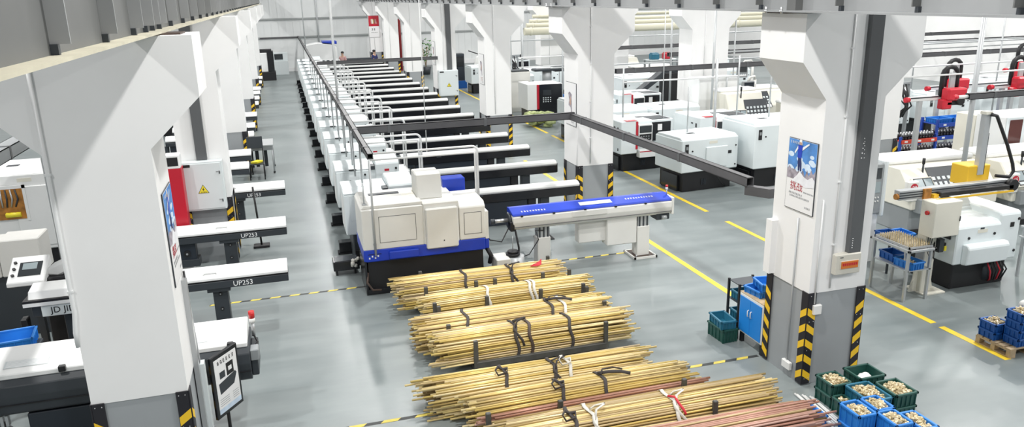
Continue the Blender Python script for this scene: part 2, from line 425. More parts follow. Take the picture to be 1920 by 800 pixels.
# ------------------------------------------------------------------ crane girders (lower part of the runway beams)
def girder(name, xw, fl, fr, y0, y1, stiff, m, ms, label, side):
    t = thing(name, label, 'crane beam', (xw, (y0 + y1) / 2, 4.73)); yc = (y0 + y1) / 2
    b = MB(); b.box(-fl, fr, y0 - yc, y1 - yc, 0, 0.02, 'flange_dust' if side < 0 else m); b.build('bottom_flange', t)
    b = MB(); b.box(-0.008, 0.008, y0 - yc, y1 - yc, 0.02, 0.95, m); b.build('web', t)
    b = MB(); b.box(-fl, fr, y0 - yc, y1 - yc, 0.95, 0.97, m); b.build('top_flange', t)
    for s, wd in stiff:
        b = MB(); a = 0.008 * (1 if side < 0 else -1); c = 0.105 * (1 if side < 0 else -1)
        b.box(min(a, c), max(a, c), s - yc - wd / 2, s - yc + wd / 2, 0.075 if wd < 0.1 else 0.02, 0.95, ms); b.build('stiffener', t)
        if wd < 0.1:
            b = MB(); b.box(min(a, a + (c - a) * .4), max(a, a + (c - a) * .4), s - yc - 0.02, s - yc + 0.02, 0.02, 0.075, 'charcoal'); b.build('gusset', t)
    return t
ls = [(3.3, .014), (4.53, .014), (5.8, .014), (6.9, .014), (7.5, .02), (7.9, .02), (8.35, .02)] + [(9.25 + 1.18 * k, .014) for k in range(40)]
rs = [(3.9, .014), (4.94, .014), (6.0, .014), (7.05, .014), (7.8, .16), (8.5, .014)] + [(9.5 + 1.08 * k, .014) for k in range(43)]
girder('crane_runway_beam', -1.14, 0.13, 0.13, 0.5, 58, ls, 'girder_grey', 'girder_light', 'grey steel crane beam on the left columns, dusty lower flange', -1)
girder('crane_runway_beam', 5.75, 0.18, 0.18, 1.5, 58, rs, 'girder_light', 'girder_grey', 'grey steel crane beam along the top of the right columns', 1)
for (c, sx, lab) in ((RCOL[0], -1, 'right'), (LCOL[0], 1, 'left')):
    pass
# bearing plates between corbel and girder
for (x, y, lab) in ((5.75, 8.03, 'near right column'), (-1.0, 7.9, 'near left column'), (5.75, 16.03, 'second right column')):
    b = MB(); b.box(x - 0.14, x + 0.14, y - 0.2, y + 0.2, 4.715, 4.73, 'rust_brown')
    for q in (-0.15, 0.15): b.cyl((x - 0.17, y + q, 4.715), (x - 0.17, y + q, 4.79), 0.014, 'steel', 8); b.cyl((x - 0.17, y + q, 4.73), (x - 0.17, y + q, 4.75), 0.026, 'steel', 6)
    tag(b.build('bearing_plate'), 'bolted bearing plate under the crane beam on the ' + lab, 'bearing plate', 'crane beam bearings')

# ------------------------------------------------------------------ blue and white lathe of the centre row
def frame_lines(b, x0, x1, z0, z1, y, m='panel_line', w_=0.008):
    """thin recessed outline of an access panel on a face looking towards -Y"""
    for (a, c, d, e) in ((x0, x1, z0, z0 + w_), (x0, x1, z1 - w_, z1), (x0, x0 + w_, z0, z1), (x1 - w_, x1, z0, z1)):
        b.box(a, c, y - 0.003, y + 0.004, d, e, m)
def blue_lathe():
    t = thing('turning_lathe', 'white and blue lathe at the near end of the centre row', 'lathe', (1.02, 12.7, 0))
    b = MB(); b.box(0.06, 2.12, 0.05, 1.2, 0.05, 0.64, 'black'); b.box(0.03, 0.6, 0.0, 0.8, 0.0, 0.10, 'black_gloss')
    b.box(0.0, 0.035, 0, 0.9, 0.0, 0.62, 'black_gloss'); b.build('base', t)
    b = MB(); b.box(0, 2.16, 0, 1.25, 0.60, 0.82, 'machine_blue', 0.015); band = b.build('blue_skirt', t)
    b = MB(); b.box(0.43, 0.95, -0.055, 0.0, 0.63, 0.77, 'machine_blue', 0.012); b.build('skirt_box', band)
    b = MB()
    for k in range(4): b.box(0.08 + 0.05 * k, 0.105 + 0.05 * k, -0.006, 0, 0.66 + 0.03 * (k % 2), 0.69 + 0.03 * (k % 2), 'ink_white')
    b.box(0.07, 0.3, -0.004, 0, 0.735, 0.745, 'black'); b.build('socket_plate', band)
    b = MB(); b.box(0.0, 1.06, 0, 1.15, 0.81, 1.54, 'machine_beige', 0.018)
    b.prism([(0.0, 1.54), (1.06, 1.54), (1.06, 1.6), (0.05, 1.6)], 'y', 0.03, 1.1, 'machine_beige', 0.01); c = b.build('spindle_cover', t)
    b = MB(); frame_lines(b, 0.29, 0.93, 0.93, 1.40, 0.0); b.box(0.30, 0.92, -0.004, 0.0, 0.94, 1.39, 'machine_beige'); b.build('access_panel', c)
    b = MB(); b.box(0.22, 0.76, 0.72, 0.84, 1.6, 1.615, 'charcoal'); b.build('vent_grille', c)
    b = MB(); b.box(0.78, 1.05, 0.5, 0.9, 1.6, 1.604, 'machine_cream'); b.build('oil_stain_plate', c)
    b = MB(); b.cyl((0.2, -0.012, 0.92), (0.2, 0.0, 0.92), 0.03, 'steel', 10); b.cyl((0.2, -0.03, 0.92), (0.2, -0.01, 0.92), 0.012, 'black', 8); b.build('lock', c)
    b = MB(); b.cyl((0.08, 0.12, 1.54), (0.08, 0.12, 1.98), 0.014, 'pipe_grey', 8); b.cyl((0.08, 0.12, 1.6), (0.08, 0.12, 1.62), 0.04, 'pipe_grey', 8); b.build('antenna', c)
    b = MB(); b.box(1.09, 1.66, -0.07, 0.5, 0.74, 1.47, 'machine_beige', 0.02); b.box(1.06, 1.69, 0.0, 1.15, 0.81, 1.56, 'machine_beige', 0.015)
    b.cyl((1.4, -0.074, 0.88), (1.4, -0.07, 0.88), 0.012, 'black', 8); c2 = b.build('sliding_cover', t)
    b = MB(); b.prism([(0.28, 1.56), (0.85, 1.56), (0.85, 2.0), (0.36, 2.0)], 'x', 1.02, 1.47, 'machine_beige', 0.02); b.build('tower_housing', t)
    b = MB(); b.prism([(0.0, 0.82), (0.0, 1.42), (0.10, 1.50), (0.85, 1.52), (0.85, 0.82)], 'x', 1.70, 2.17, 'machine_beige', 0.015); c3 = b.build('tailstock_cover', t)
    b = MB(); frame_lines(b, 1.78, 2.10, 0.92, 1.32, -0.001); b.box(1.79, 2.09, -0.005, 0.0, 0.93, 1.31, 'machine_beige'); b.build('access_panel', c3)
    b = MB(); b.box(2.17, 2.24, 0.05, 0.5, 0.78, 1.3, 'machine_beige', 0.01); b.box(2.17, 2.24, 0.05, 0.4, 0.60, 0.78, 'machine_blue', 0.01); b.build('end_cover', t)
    b = MB(); b.box(1.62, 2.05, 1.0, 1.3, 1.42, 1.72, 'machine_blue', 0.015); b.build('coolant_box', t)
    b = MB(); b.tube([(0.05, 0.05, 0.4), (0.02, -0.04, 0.25), (0.1, -0.08, 0.12), (0.25, -0.06, 0.1)], 0.02, 'rust_brown'); b.build('hose', t); b = MB(); b.tube([(2.2, 0.1, 0.6), (2.27, 0.05, 0.45), (2.25, 0.1, 0.3)], 0.04, 'black'); b.build('hose', t)
    return t
blue_lathe()
t = thing('chip_bin', 'black chip box with a white rag hanging on it left of the blue lathe', 'box', (0.72, 14.0, 0))
b = MB(); b.box(-0.18, 0.30, -0.15, 0.2, 0.10, 0.28, 'black_gloss', 0.01); b.box(-0.15, 0.27, -0.12, 0.17, 0.28, 0.285, 'charcoal'); b.box(-0.14, -0.1, -0.1, 0.15, 0, 0.12, 'black'); b.box(0.2, 0.24, -0.1, 0.15, 0, 0.12, 'black'); b.build('bin', t)
b = MB()
for k in range(9): b.ball((0.22 + random.uniform(-.06, .06), -0.16 + random.uniform(-.03, .02), 0.27 + random.uniform(-.09, .08)), random.uniform(.03, .055), 'strap_white', 1)
b.build('rag', t)

def white_lathe(label, y):
    t = thing('turning_lathe', label, 'lathe', (0.86, y, 0), 0, 'white lathes of the centre row')
    b = MB(); b.box(0.12, 1.68, 0.08, 1.1, 0, 0.86, 'charcoal', 0.02); b.box(0.14, 0.4, 0.05, 0.5, 0.0, 0.3, 'black'); b.build('base', t)
    b = MB(); b.box(0.0, 0.86, 0.05, 0.95, 0.62, 1.42, 'machine_cool', 0.02)
    b.prism([(0.05, 1.42), (0.95, 1.42), (0.9, 1.50), (0.3, 1.50), (0.22, 1.45), (0.05, 1.45)], 'x', 0.0, 0.84, 'machine_cool', 0.01); c = b.build('spindle_cover', t)
    b = MB(); frame_lines(b, 0.10, 0.44, 0.9, 1.38, 0.05, 'box_grey', 0.006); frame_lines(b, 0.47, 0.80, 0.9, 1.38, 0.05, 'box_grey', 0.006)
    b.box(-0.003, 0.0, 0.2, 0.8, 0.7, 1.3, 'machine_white'); b.build('access_panel', c)
    b = MB(); b.cyl((0.30, 0.02, 1.2), (0.30, 0.05, 1.2), 0.022, 'black', 8); b.cyl((0.62, 0.02, 1.32), (0.62, 0.05, 1.32), 0.022, 'black', 8); b.build('latch', c)
    b = MB(); b.box(0.28, 0.44, 0.02, 0.05, 1.43, 1.455, 'black'); b.build('handle', c)
    b = MB(); b.prism([(0.0, 0.95), (0.0, 1.54), (0.06, 1.60), (0.75, 1.64), (0.9, 1.56), (0.9, 0.95)], 'x', 0.84, 1.36, 'machine_cool', 0.02); d = b.build('guide_cover', t)
    b = MB(); b.box(1.04, 1.14, -0.004, 0.004, 1.30, 1.42, 'paper'); b.box(1.04, 1.14, -0.006, 0.004, 1.37, 1.42, 'machine_red'); b.build('warning_label', d)
    b = MB(); b.cyl((1.29, -0.02, 1.42), (1.29, 0.02, 1.42), 0.025, 'black', 8); b.build('latch', d)
    b = MB(); b.box(0.74, 0.84, 0.02, 0.25, 1.42, 1.5, 'charcoal', 0.005); b.build('vent_box', t)
    b = MB(); b.box(1.36, 1.62, 0.2, 0.9, 0.82, 1.3, 'machine_white', 0.02); b.build('rear_cover', t)
    b = MB(); b.box(-0.12, 0.2, 0.82, 1.06, 0.04, 0.25, 'black_gloss', 0.012); b.box(-0.15, 0.16, 0.82, 1.04, 0.0, 0.04, 'black'); b.build('chip_tray', t)
    return t
def white_feeder(label, x1, y):
    t = thing('bar_feeder', label, 'bar feeder', (2.6, y, 0), 0, 'bar feeders of the centre row'); L = x1 - 2.6
    b = MB(); b.prism([(-0.14, 1.105), (-0.15, 1.145), (-0.11, 1.185), (-0.04, 1.205), (0.06, 1.205), (0.13, 1.18), (0.15, 1.105)], 'x', 0.0, L, 'lid_grey', 0.008); b.build('lid', t)
    b = MB(); b.box(0.0, L, -0.155, 0.155, 0.93, 1.108, 'black_gloss', 0.008); b.box(L, L + 0.015, -0.15, 0.15, 0.94, 1.15, 'charcoal', 0.004); b.build('body', t)
    b = MB(); b.box(0.35, L - 1.15, -0.13, 0.14, 0.42, 0.93, 'charcoal_panel', 0.01); b.box(L - 1.13, L - 0.95, -0.11, 0.12, 0.62, 0.93, 'black', 0.01); b.build('control_cabinet', t)
    for xx in (0.55, L - 0.85):
        b = MB(); b.box(xx, xx + 0.2, -0.08, 0.1, 0.0, 0.93, 'charcoal', 0.01); b.box(xx - 0.08, xx + 0.28, -0.16, 0.18, 0, 0.02, 'black'); b.build('leg', t)
    b = MB(); b.box(0.02, 0.2, -0.1, 0.08, 0.45, 0.75, 'machine_white', 0.01); b.tube([(0.1, -0.1, 0.75), (0.15, -0.14, 0.9), (0.28, -0.12, 0.8), (0.3, -0.1, 0.5)], 0.012, 'black'); b.build('oil_tank', t)
    b = MB(); b.box(0.9, 1.02, -0.17, -0.15, 1.08, 1.1, 'charcoal'); b.build('handle', t)
    return t
LY = [14.3, 16.4, 18.5, 20.5, 22.55, 24.6, 26.65, 28.75, 30.8, 32.85, 35.0, 37.1, 39.2, 41.3, 43.4, 45.7, 48]
proto_l = proto_f = proto_f2 = None
for k, y in enumerate(LY):
    ll_ = 'white lathe in the centre row, %s one behind the blue lathe' % ORD[k]
    fl_ = 'white-topped black bar feeder, %s one behind the blue bar feeder' % ORD[k]
    if proto_l is None: proto_l = white_lathe(ll_, y)
    else: dup(proto_l, (0.86, y, 0), 0, ll_)
    if k == 0: white_feeder(fl_, 5.72, y + 0.42)
    elif proto_f is None: proto_f = white_feeder(fl_, 5.97, y + 0.42)
    else: dup(proto_f, (2.6, y + 0.42, 0), 0, fl_)
# ------------------------------------------------------------------ blue bar feeder
t = thing('bar_feeder', 'white bar feeder with a bright blue lid beside the rod bundles', 'bar feeder', (5.3, 13.06, 0))
X0, X1 = -1.55, 1.66
b = MB(); b.prism([(-0.17, 0.86), (-0.21, 0.98), (-0.2, 1.08), (-0.16, 1.1), (0.2, 1.1), (0.2, 0.9), (0.12, 0.84), (-0.12, 0.82)], 'x', X0, X1, 'machine_beige', 0.008); body = b.build('body', t)
b = MB(); b.box(X0 + 1.15, X0 + 1.85, -0.225, -0.19, 0.98, 1.09, 'machine_beige', 0.008); b.box(X0, X1, -0.20, -0.15, 0.885, 0.895, 'panel_line')
b.build('front_hatch', body)
b = MB(); b.prism([(-0.19, 1.1), (-0.17, 1.135), (0.10, 1.2), (0.2, 1.19), (0.2, 1.1)], 'x', X0 + 0.0, X1, 'machine_blue', 0.006); lid = b.build('blue_lid', t)
b = MB(); b.prism([(-0.1, 1.155), (-0.1, 1.16), (0.02, 1.189), (0.02, 1.184)], 'x', X0 + 1.35, X0 + 2.0, 'box_grey'); b.build('nameplate', lid)
sl = math.atan2(0.065, 0.27)
put('lettering', strokes_mesh(9, 0.055, 'ink_white', 0.001, 3), lid, (X0 + 0.42, -0.1, 1.156), (sl, 0, 0))
put('lettering', strokes_mesh(11, 0.055, 'ink_white', 0.001, 4), lid, (X1 - 0.62, -0.02, 1.175), (sl, 0, 0))
b = MB()
for k in range(5): b.box(X0 + 0.15 + 0.62 * k, X0 + 0.19 + 0.62 * k, -0.215, -0.18, 1.085, 1.11, 'black')
b.build('lid_catches', body)
for xx in (X0 + 0.62, X1 - 0.55):
    b = MB(); b.box(xx - 0.13, xx + 0.13, -0.12, 0.12, 0.02, 0.62, 'machine_beige', 0.012); b.box(xx - 0.11, xx + 0.11, -0.1, 0.1, 0.62, 0.84, 'pipe_grey')
    for q in (-0.08, 0.0, 0.08): b.box(xx + q - 0.015, xx + q + 0.015, -0.108, -0.1, 0.62, 0.84, 'charcoal')
    l = b.build('leg', t)
    b = MB(); b.box(xx - 0.22, xx + 0.22, -0.24, 0.24, 0.0, 0.025, 'rust_brown'); b.box(xx - 0.24, xx + 0.24, -0.26, -0.23, 0, 0.04, 'machine_beige'); b.box(xx - 0.24, xx + 0.24, 0.23, 0.26, 0, 0.04, 'machine_beige'); b.box(xx - 0.24, xx - 0.21, -0.26, 0.26, 0, 0.04, 'machine_beige'); b.box(xx + 0.21, xx + 0.24, -0.26, 0.26, 0, 0.04, 'machine_beige')
    for q in (-0.18, 0.18): b.cyl((xx + q, -0.2, 0.02), (xx + q, -0.2, 0.08), 0.014, 'steel', 6)
    b.build('foot_plate', l)
b = MB(); b.box(X0 + 1.35, X0 + 2.25, -0.02, 0.2, 0.38, 0.80, 'machine_beige', 0.015); b.box(X0 + 2.24, X0 + 2.29, -0.04, 0.2, 0.36, 0.86, 'panel_line'); b.build('oil_tank', t)
b = MB(); b.box(X1 - 1.32, X1 - 0.7, -0.13, 0.13, 0.30, 0.84, 'machine_beige', 0.015); b.build('control_cabinet', t)
b = MB(); b.cyl((X0 - 0.05, 0, 0.98), (X0, 0, 0.98), 0.14, 'charcoal', 14); b.cyl((X0 - 0.35, 0, 0.99), (X0 - 0.03, 0, 0.99), 0.035, 'steel', 12); b.cyl((X0 - 0.38, 0, 0.99), (X0 - 0.3, 0, 0.99), 0.05, 'charcoal', 12)
b.box(X0 - 0.05, X0 + 0.03, -0.2, -0.05, 0.82, 1.0, 'black', 0.01); b.build('nozzle', t)
b = MB(); b.cyl((X1 - 0.03, -0.02, 1.18), (X1 - 0.03, -0.02, 1.28), 0.012, 'steel', 6); b.cyl((X1 - 0.03, -0.02, 1.28), (X1 - 0.03, -0.02, 1.33), 0.025, 'plastic_white', 8); b.cyl((X1 - 0.03, -0.02, 1.33), (X1 - 0.03, -0.02, 1.37), 0.026, 'lamp_red', 8); b.build('signal_lamp', t)
b = MB(); b.box(X1 - 0.3, X1 - 0.02, -0.16, 0.12, 0.72, 0.84, 'charcoal', 0.012); b.cyl((X1 - 0.2, -0.17, 0.77), (X1 - 0.1, -0.17, 0.77), 0.04, 'pipe_grey', 8); b.box(X1, X1 + 0.05, -0.2, 0.18, 0.82, 1.16, 'machine_beige', 0.01); b.build('drive_motor', t)
b = MB(); b.tube([(X0 - 0.05, -0.05, 0.85), (X0 - 0.2, -0.1, 0.62), (X0 - 0.42, -0.1, 0.68), (X0 - 0.5, -0.05, 0.8)], 0.012, 'black')
b.tube([(X0 + 0.05, -0.15, 0.84), (X0 + 0.1, -0.2, 0.5), (X0 + 0.08, -0.25, 0.1), (X0 - 0.05, -0.3, 0.03)], 0.018, 'black'); b.tube([(X0 + 0.62, -0.1, 0.75), (X0 + 0.45, -0.13, 0.78), (X0 + 0.5, -0.15, 0.6), (X0 + 0.3, -0.2, 0.35), (X0 + 0.1, -0.2, 0.3)], 0.01, 'black'); b.build('hose', t)
# small coolant drum beside the blue lathe
t = thing('coolant_tank', 'small grey coolant tank with a black pump between blue lathe and blue feeder', 'tank', (3.62, 12.75, 0))
b = MB(); b.box(-0.28, -0.02, -0.2, 0.2, 0.0, 0.42, 'machine_beige', 0.012); b.cyl((0.12, 0, 0), (0.12, 0, 0.40), 0.17, 'pipe_grey', 14); b.build('tank', t)
b = MB(); b.cyl((0.08, 0, 0.42), (0.08, 0, 0.46), 0.13, 'black', 14); b.cyl((0.08, 0, 0.46), (0.08, 0, 0.50), 0.10, 'black', 14); b.cyl((0.08, 0, 0.5), (0.08, 0, 0.78), 0.006, 'steel', 5); b.build('pump', t)

# ------------------------------------------------------------------ overhead trays, their drops and conduits
def tray(name, p0, p1, label, wd=0.12, ht=0.12, m='tray_grey', hang=()):
    p0 = Vector(p0); p1 = Vector(p1); d = p1 - p0; L = d.length; t = thing('busway', label, 'cable tray', p0, math.atan2(d.y, d.x))
    b = MB(); b.box(0, L, -wd / 2, wd / 2, 0, 0.012, m); b.box(0, L, -wd / 2, -wd / 2 + 0.012, 0, ht, m); b.box(0, L, wd / 2 - 0.012, wd / 2, 0, ht, m); b.box(0, L, -wd / 2, wd / 2, ht - 0.012, ht, m); b.build('trunking', t)
    for s in range(max(1, int(L / 2.0))):
        b = MB(); x = 0.6 + s * 2.0
        if x + 0.1 < L: b.box(x, x + 0.06, -wd / 2 - 0.006, wd / 2 + 0.006, -0.006, ht + 0.008, 'duct_grey'); b.build('clamp', t)
    for s in hang:
        b = MB(); b.cyl((s, 0, ht), (s, 0, 7.0 - p0.z), 0.006 if s > 0 else 0.006, 'steel', 5); b.build('hanger_rod', t)
    return t
tray('busway', (1.25, 12.72, 2.4), (1.25, 57.5, 2.4), 'dark cable tray running over the centre row of lathes', 0.10, 0.10, hang=())
tray('busway', (1.3, 15.42, 2.38), (5.92, 15.42, 2.36), 'dark cable tray crossing from the lathe row to the second right column', 0.10, 0.15)
tray('busway', (5.87, 15.42, 2.37), (6.03, 8.95, 2.25), 'dark cable tray sloping past the right columns towards the poster column', 0.12, 0.13)
b = MB(); b.prism([(5.97, 8.98), (6.09, 8.98), (6.22, 8.80), (6.75, 8.80), (6.75, 8.68), (6.16, 8.68)], 'z', 2.25, 2.38, 'tray_grey'); tag(b.build('tray_elbow'), 'bent tray end tucked behind the column with the climber poster', 'cable tray')
tray('busway', (1.3, 31.4, 2.5), (6.1, 31.4, 2.5), 'dark cable tray crossing to the column with the big grey cabinet', 0.10, 0.13)
tray('busway', (-1.3, 56.4, 2.4), (1.2, 56.4, 2.4), 'short dark cable tray in front of the back wall', 0.10, 0.10)
def pipe(name, pts, r, m, label, cat, group=None):
    b = MB(); b.tube(pts, r, m, 6); return tag(b.build(name), label, cat, group)
def bent(x0, x1, y, z0, z1, rr=0.1):
    pts = [(x0, y, z0), (x1 - rr, y, z0)]
    for k in range(1, 5): a = math.pi / 2 * k / 4; pts.append((x1 - rr + rr * math.sin(a), y, z0 - rr + rr * math.cos(a)))
    pts.append((x1, y, z1)); return pts
pme = None
for k, y in enumerate([12.95] + [v + 0.3 for v in LY[:11]]):
    # vertical drop from the tray to the machine, then the bent pair to the feeder side
    pipe('drop_pipe', [(1.25, y, 2.4), (1.25, y, 1.5 if k else 0.7)] if k else [(1.22, 12.66, 2.4), (1.22, 12.66, 0.72)], 0.02, 'pipe_grey', 'grey drop pipe from the tray down to %s' % ('the blue lathe' if k == 0 else 'the %s white lathe' % ORD[k - 1]), 'pipe', 'drop pipes under the centre tray')
    if k: pipe('drop_pipe', [(1.2, y + 0.95, 2.4), (1.2, y + 0.95, 1.5)], 0.016, 'pipe_grey', 'thinner drop pipe at the back of the %s white lathe' % ORD[k - 1], 'pipe', 'drop pipes under the centre tray')
    xx = 3.25 if k == 0 else 2.5; zz = 1.2
    t = thing('power_conduit', 'white bent conduit pair arching from the tray to %s' % ('the blue lathe' if k == 0 else 'the %s white lathe' % ORD[k - 1]), 'conduit', (0, 0, 0), 0, 'bent white conduits over the lathes')
    b = MB(); b.tube(bent(1.3, xx, y + 0.45, 2.36, zz), 0.022, 'pipe_white'); b.build('pipe', t)
    b = MB(); b.tube(bent(1.3, xx - 0.06, y + 0.38, 2.26, zz, 0.04), 0.018, 'pipe_white'); b.build('pipe', t)
pipe('hanger_pole', [(1.3, 20.6, 2.5), (1.3, 20.6, 7.5)], 0.035, 'pipe_white', 'tall white pole rising from the tray above the fourth white lathe', 'pole')
pipe('hanger_pole', [(3.3, 19.0, 1.2), (3.3, 19.0, 7.0)], 0.012, 'pipe_white', 'thin white pole before the third bar feeder', 'pole')
pipe('hanger_pole', [(1.3, 44.0, 2.5), (1.3, 44.0, 7.5)], 0.03, 'pipe_grey', 'far pole in front of the back wall rising from the tray', 'pole')
pipe('hanger_pole', [(2.6, 56.0, 0), (2.6, 56.0, 7.5)], 0.05, 'pipe_grey', 'grey pole standing close to the back wall', 'pole')

# ------------------------------------------------------------------ bar feeders of the left row
def up_feeder(label, x1, y, L=3.2, letters=True):
    t = thing('bar_feeder', label, 'bar feeder', (x1, y, 0), 0, 'bar feeders of the left row')
    b = MB(); b.prism([(-0.19, 0.86), (-0.19, 0.90), (-0.05, 0.985), (0.1, 1.0), (0.19, 0.98), (0.19, 0.86)], 'x', -L, 0, 'machine_white', 0.006); lid = b.build('lid', t)
    b = MB(); b.box(-1.25, -1.05, -0.12, -0.10, 0.955, 0.972, 'machine_white'); b.box(-1.25, -1.24, -0.14, -0.10, 0.94, 0.965, 'machine_white'); b.box(-1.06, -1.05, -0.14, -0.10, 0.94, 0.965, 'machine_white'); b.build('handle', lid)
    b = MB(); b.box(-L, 0, -0.19, 0.19, 0.72, 0.835, 'charcoal', 0.006); b.box(-L, 0, -0.17, 0.19, 0.835, 0.862, 'black'); bd = b.build('body', t)
    if letters: put('lettering', text_mesh('UP253', 0.11, 'ink_white'), bd, (-0.68, -0.192, 0.775), (math.pi / 2, 0, 0))
    b = MB(); b.box(-1.15, -0.93, -0.09, 0.12, 0.02, 0.70, 'charcoal', 0.008); b.box(-1.22, -0.88, -0.16, 0.16, 0.66, 0.72, 'charcoal'); b.box(-1.25, -0.83, -0.2, 0.2, 0, 0.025, 'black')
    for z in (0.35, 0.6): b.cyl((-1.04, -0.1, z), (-1.04, -0.09, z), 0.03, 'black', 8); b.cyl((-1.04, -0.105, z), (-1.04, -0.1, z), 0.012, 'steel', 6)
    b.build('leg', t)
    b = MB(); b.box(-2.75, -2.55, -0.09, 0.12, 0.0, 0.72, 'charcoal', 0.008); b.build('leg', t)
    b = MB(); b.box(-2.5, -1.65, -0.1, 0.16, 0.36, 0.72, 'charcoal_panel', 0.01); b.box(-2.5, -1.6, -0.13, 0.16, 0.26, 0.4, 'charcoal', 0.008); b.cyl((-1.8, -0.14, 0.52), (-1.8, -0.1, 0.52), 0.06, 'black', 10); b.cyl((-1.8, -0.15, 0.52), (-1.8, -0.14, 0.52), 0.02, 'steel', 8); b.build('control_cabinet', t)
    return t
pf = up_feeder('black bar feeder lettered UP253, first behind the near left column', -0.24, 12.13)
dup(pf, (-0.23, 14.72, 0), 0, 'black bar feeder lettered UP253, second behind the near left column')
dup(pf, (-0.22, 17.9, 0), 0, 'black bar feeder lettered UP253, third behind the near left column, sign post in front')
p2 = up_feeder('plain black and white bar feeder end, first beyond the three lettered feeders', -1.08, 20.5, 2.6, False)
for k, y in enumerate((22.3, 25.5, 27.3, 30.0, 33.3, 35.2, 37.2, 39.0, 42.0, 44.5)):
    dup(p2, (-1.08 - 0.004 * k, y, 0), 0, 'plain black and white bar feeder end, %s beyond the three lettered feeders' % ORD[k + 1])
# big near feeder behind / left of the near left column
t = thing('bar_feeder', 'large dark bar feeder with white cover and red signal lamp behind the near left column', 'bar feeder', (-0.73, 9.2, 0))
b = MB(); b.prism([(-0.3, 1.04), (-0.3, 1.10), (-0.05, 1.17), (0.28, 1.2), (0.32, 1.1), (0.32, 1.04)], 'x', -5.2, 0, 'machine_white', 0.01); lid = b.build('cover', t)
s2 = math.atan2(0.07, 0.25)
for xx in (-0.66, -2.35):
    b = MB(); b.box(-0.22, 0.22, -0.06, 0.06, 0, 0.003, 'box_grey')
    for i in range(7): b.box(-0.2, 0.2, -0.05 + i * 0.016, -0.043 + i * 0.016, 0.003, 0.0045, 'ink_white')
    o = b.build('instruction_label', lid); o.location = (xx, -0.14, 1.148); o.rotation_euler = (s2, 0, 0)
for xx in (-0.22, -2.0, -3.2):
    b = MB(); b.box(xx, xx + 0.07, -0.33, -0.27, 1.06, 1.13, 'black', 0.006); b.build('hinge', lid)
b = MB(); b.prism([(-0.3, 1.04), (-0.36, 0.98), (-0.38, 0.86), (-0.36, 0.66), (-0.3, 0.62), (0.3, 0.62), (0.32, 1.04)], 'x', -5.2, 0.02, 'charcoal', 0.008); b.box(-5.2, 0.02, -0.385, -0.37, 0.76, 0.77, 'black'); b.build('body', t)
b = MB(); b.box(0.02, 0.1, -0.3, 0.2, 0.66, 0.94, 'charcoal', 0.01); b.box(0.02, 0.12, -0.32, -0.15, 0.86, 1.0, 'machine_grey', 0.01); b.build('end_cap', t)
b = MB(); b.cyl((0.06, 0.1, 1.0), (0.06, 0.1, 1.18), 0.022, 'steel', 8); b.cyl((0.06, 0.1, 1.18), (0.06, 0.1, 1.24), 0.036, 'plastic_white', 10); b.cyl((0.06, 0.1, 1.24), (0.06, 0.1, 1.33), 0.036, 'lamp_red', 10); b.tube([(0.06, 0.1, 1.02), (0.1, 0.02, 0.95), (0.06, -0.1, 0.93)], 0.012, 'black'); b.build('signal_lamp', t)
for xx in (-1.9, -4.4):
    b = MB(); b.box(xx - 0.1, xx + 0.1, -0.12, 0.15, 0, 0.62, 'machine_white', 0.01); b.build('leg', t)
b = MB(); b.box(-2.4, -1.4, -0.3, 0.2, 0.08, 0.60, 'charcoal_panel', 0.012); b.build('control_cabinet', t)
b = MB()
for k in range(7):
    a = random.uniform(-.1, .1); b.tube([(-2.9 + a, -0.2, 0.6), (-2.85 - a, -0.3, 0.45 + a), (-2.7 + a, -0.28, 0.4), (-2.62, -0.25, 0.55)], 0.008, 'black')
for k in range(4): b.box(-2.78 + .05 * k, -2.75 + .05 * k, -0.28, -0.22, 0.47, 0.6, 'steel')
b.box(-3.6, -2.7, -0.35, 0.1, 0.05, 0.3, 'charcoal', 0.02); b.build('hose_manifold', t)

# ------------------------------------------------------------------ brass rod bundles on the floor racks
ROD_D = 0.027
def rod_mesh(L, m, bow):
    b = MB(); n = 4; pts = []
    for i in range(n + 1):
        s = i / n - 0.5; pts.append((s * L, 0, -bow * (s * s * 4)))
    b.tube(pts, ROD_D / 2, m, 7); return b.mesh('rod')
RODS = {(m, L): rod_mesh(L, m, 0.012) for m in ('brass', 'brass_dull', 'copper_red') for L in (2.55, 2.75, 2.9, 3.3, 3.6)}
def contour(hw, h, n=3.0):
    """half superellipse from the front bottom over the top to the back bottom, in (y, z)"""
    return [(-hw * math.copysign(abs(math.cos(a)) ** (2 / n), math.cos(a)), h * abs(math.sin(a)) ** (2 / n)) for a in [math.pi * i / 120 for i in range(121)]]
def walk(pts, step):
    out = [pts[0]]; acc = 0
    for p, q in zip(pts, pts[1:]):
        d = math.hypot(q[0] - p[0], q[1] - p[1]); acc += d
        if acc >= step: out.append(q); acc = 0
    return out
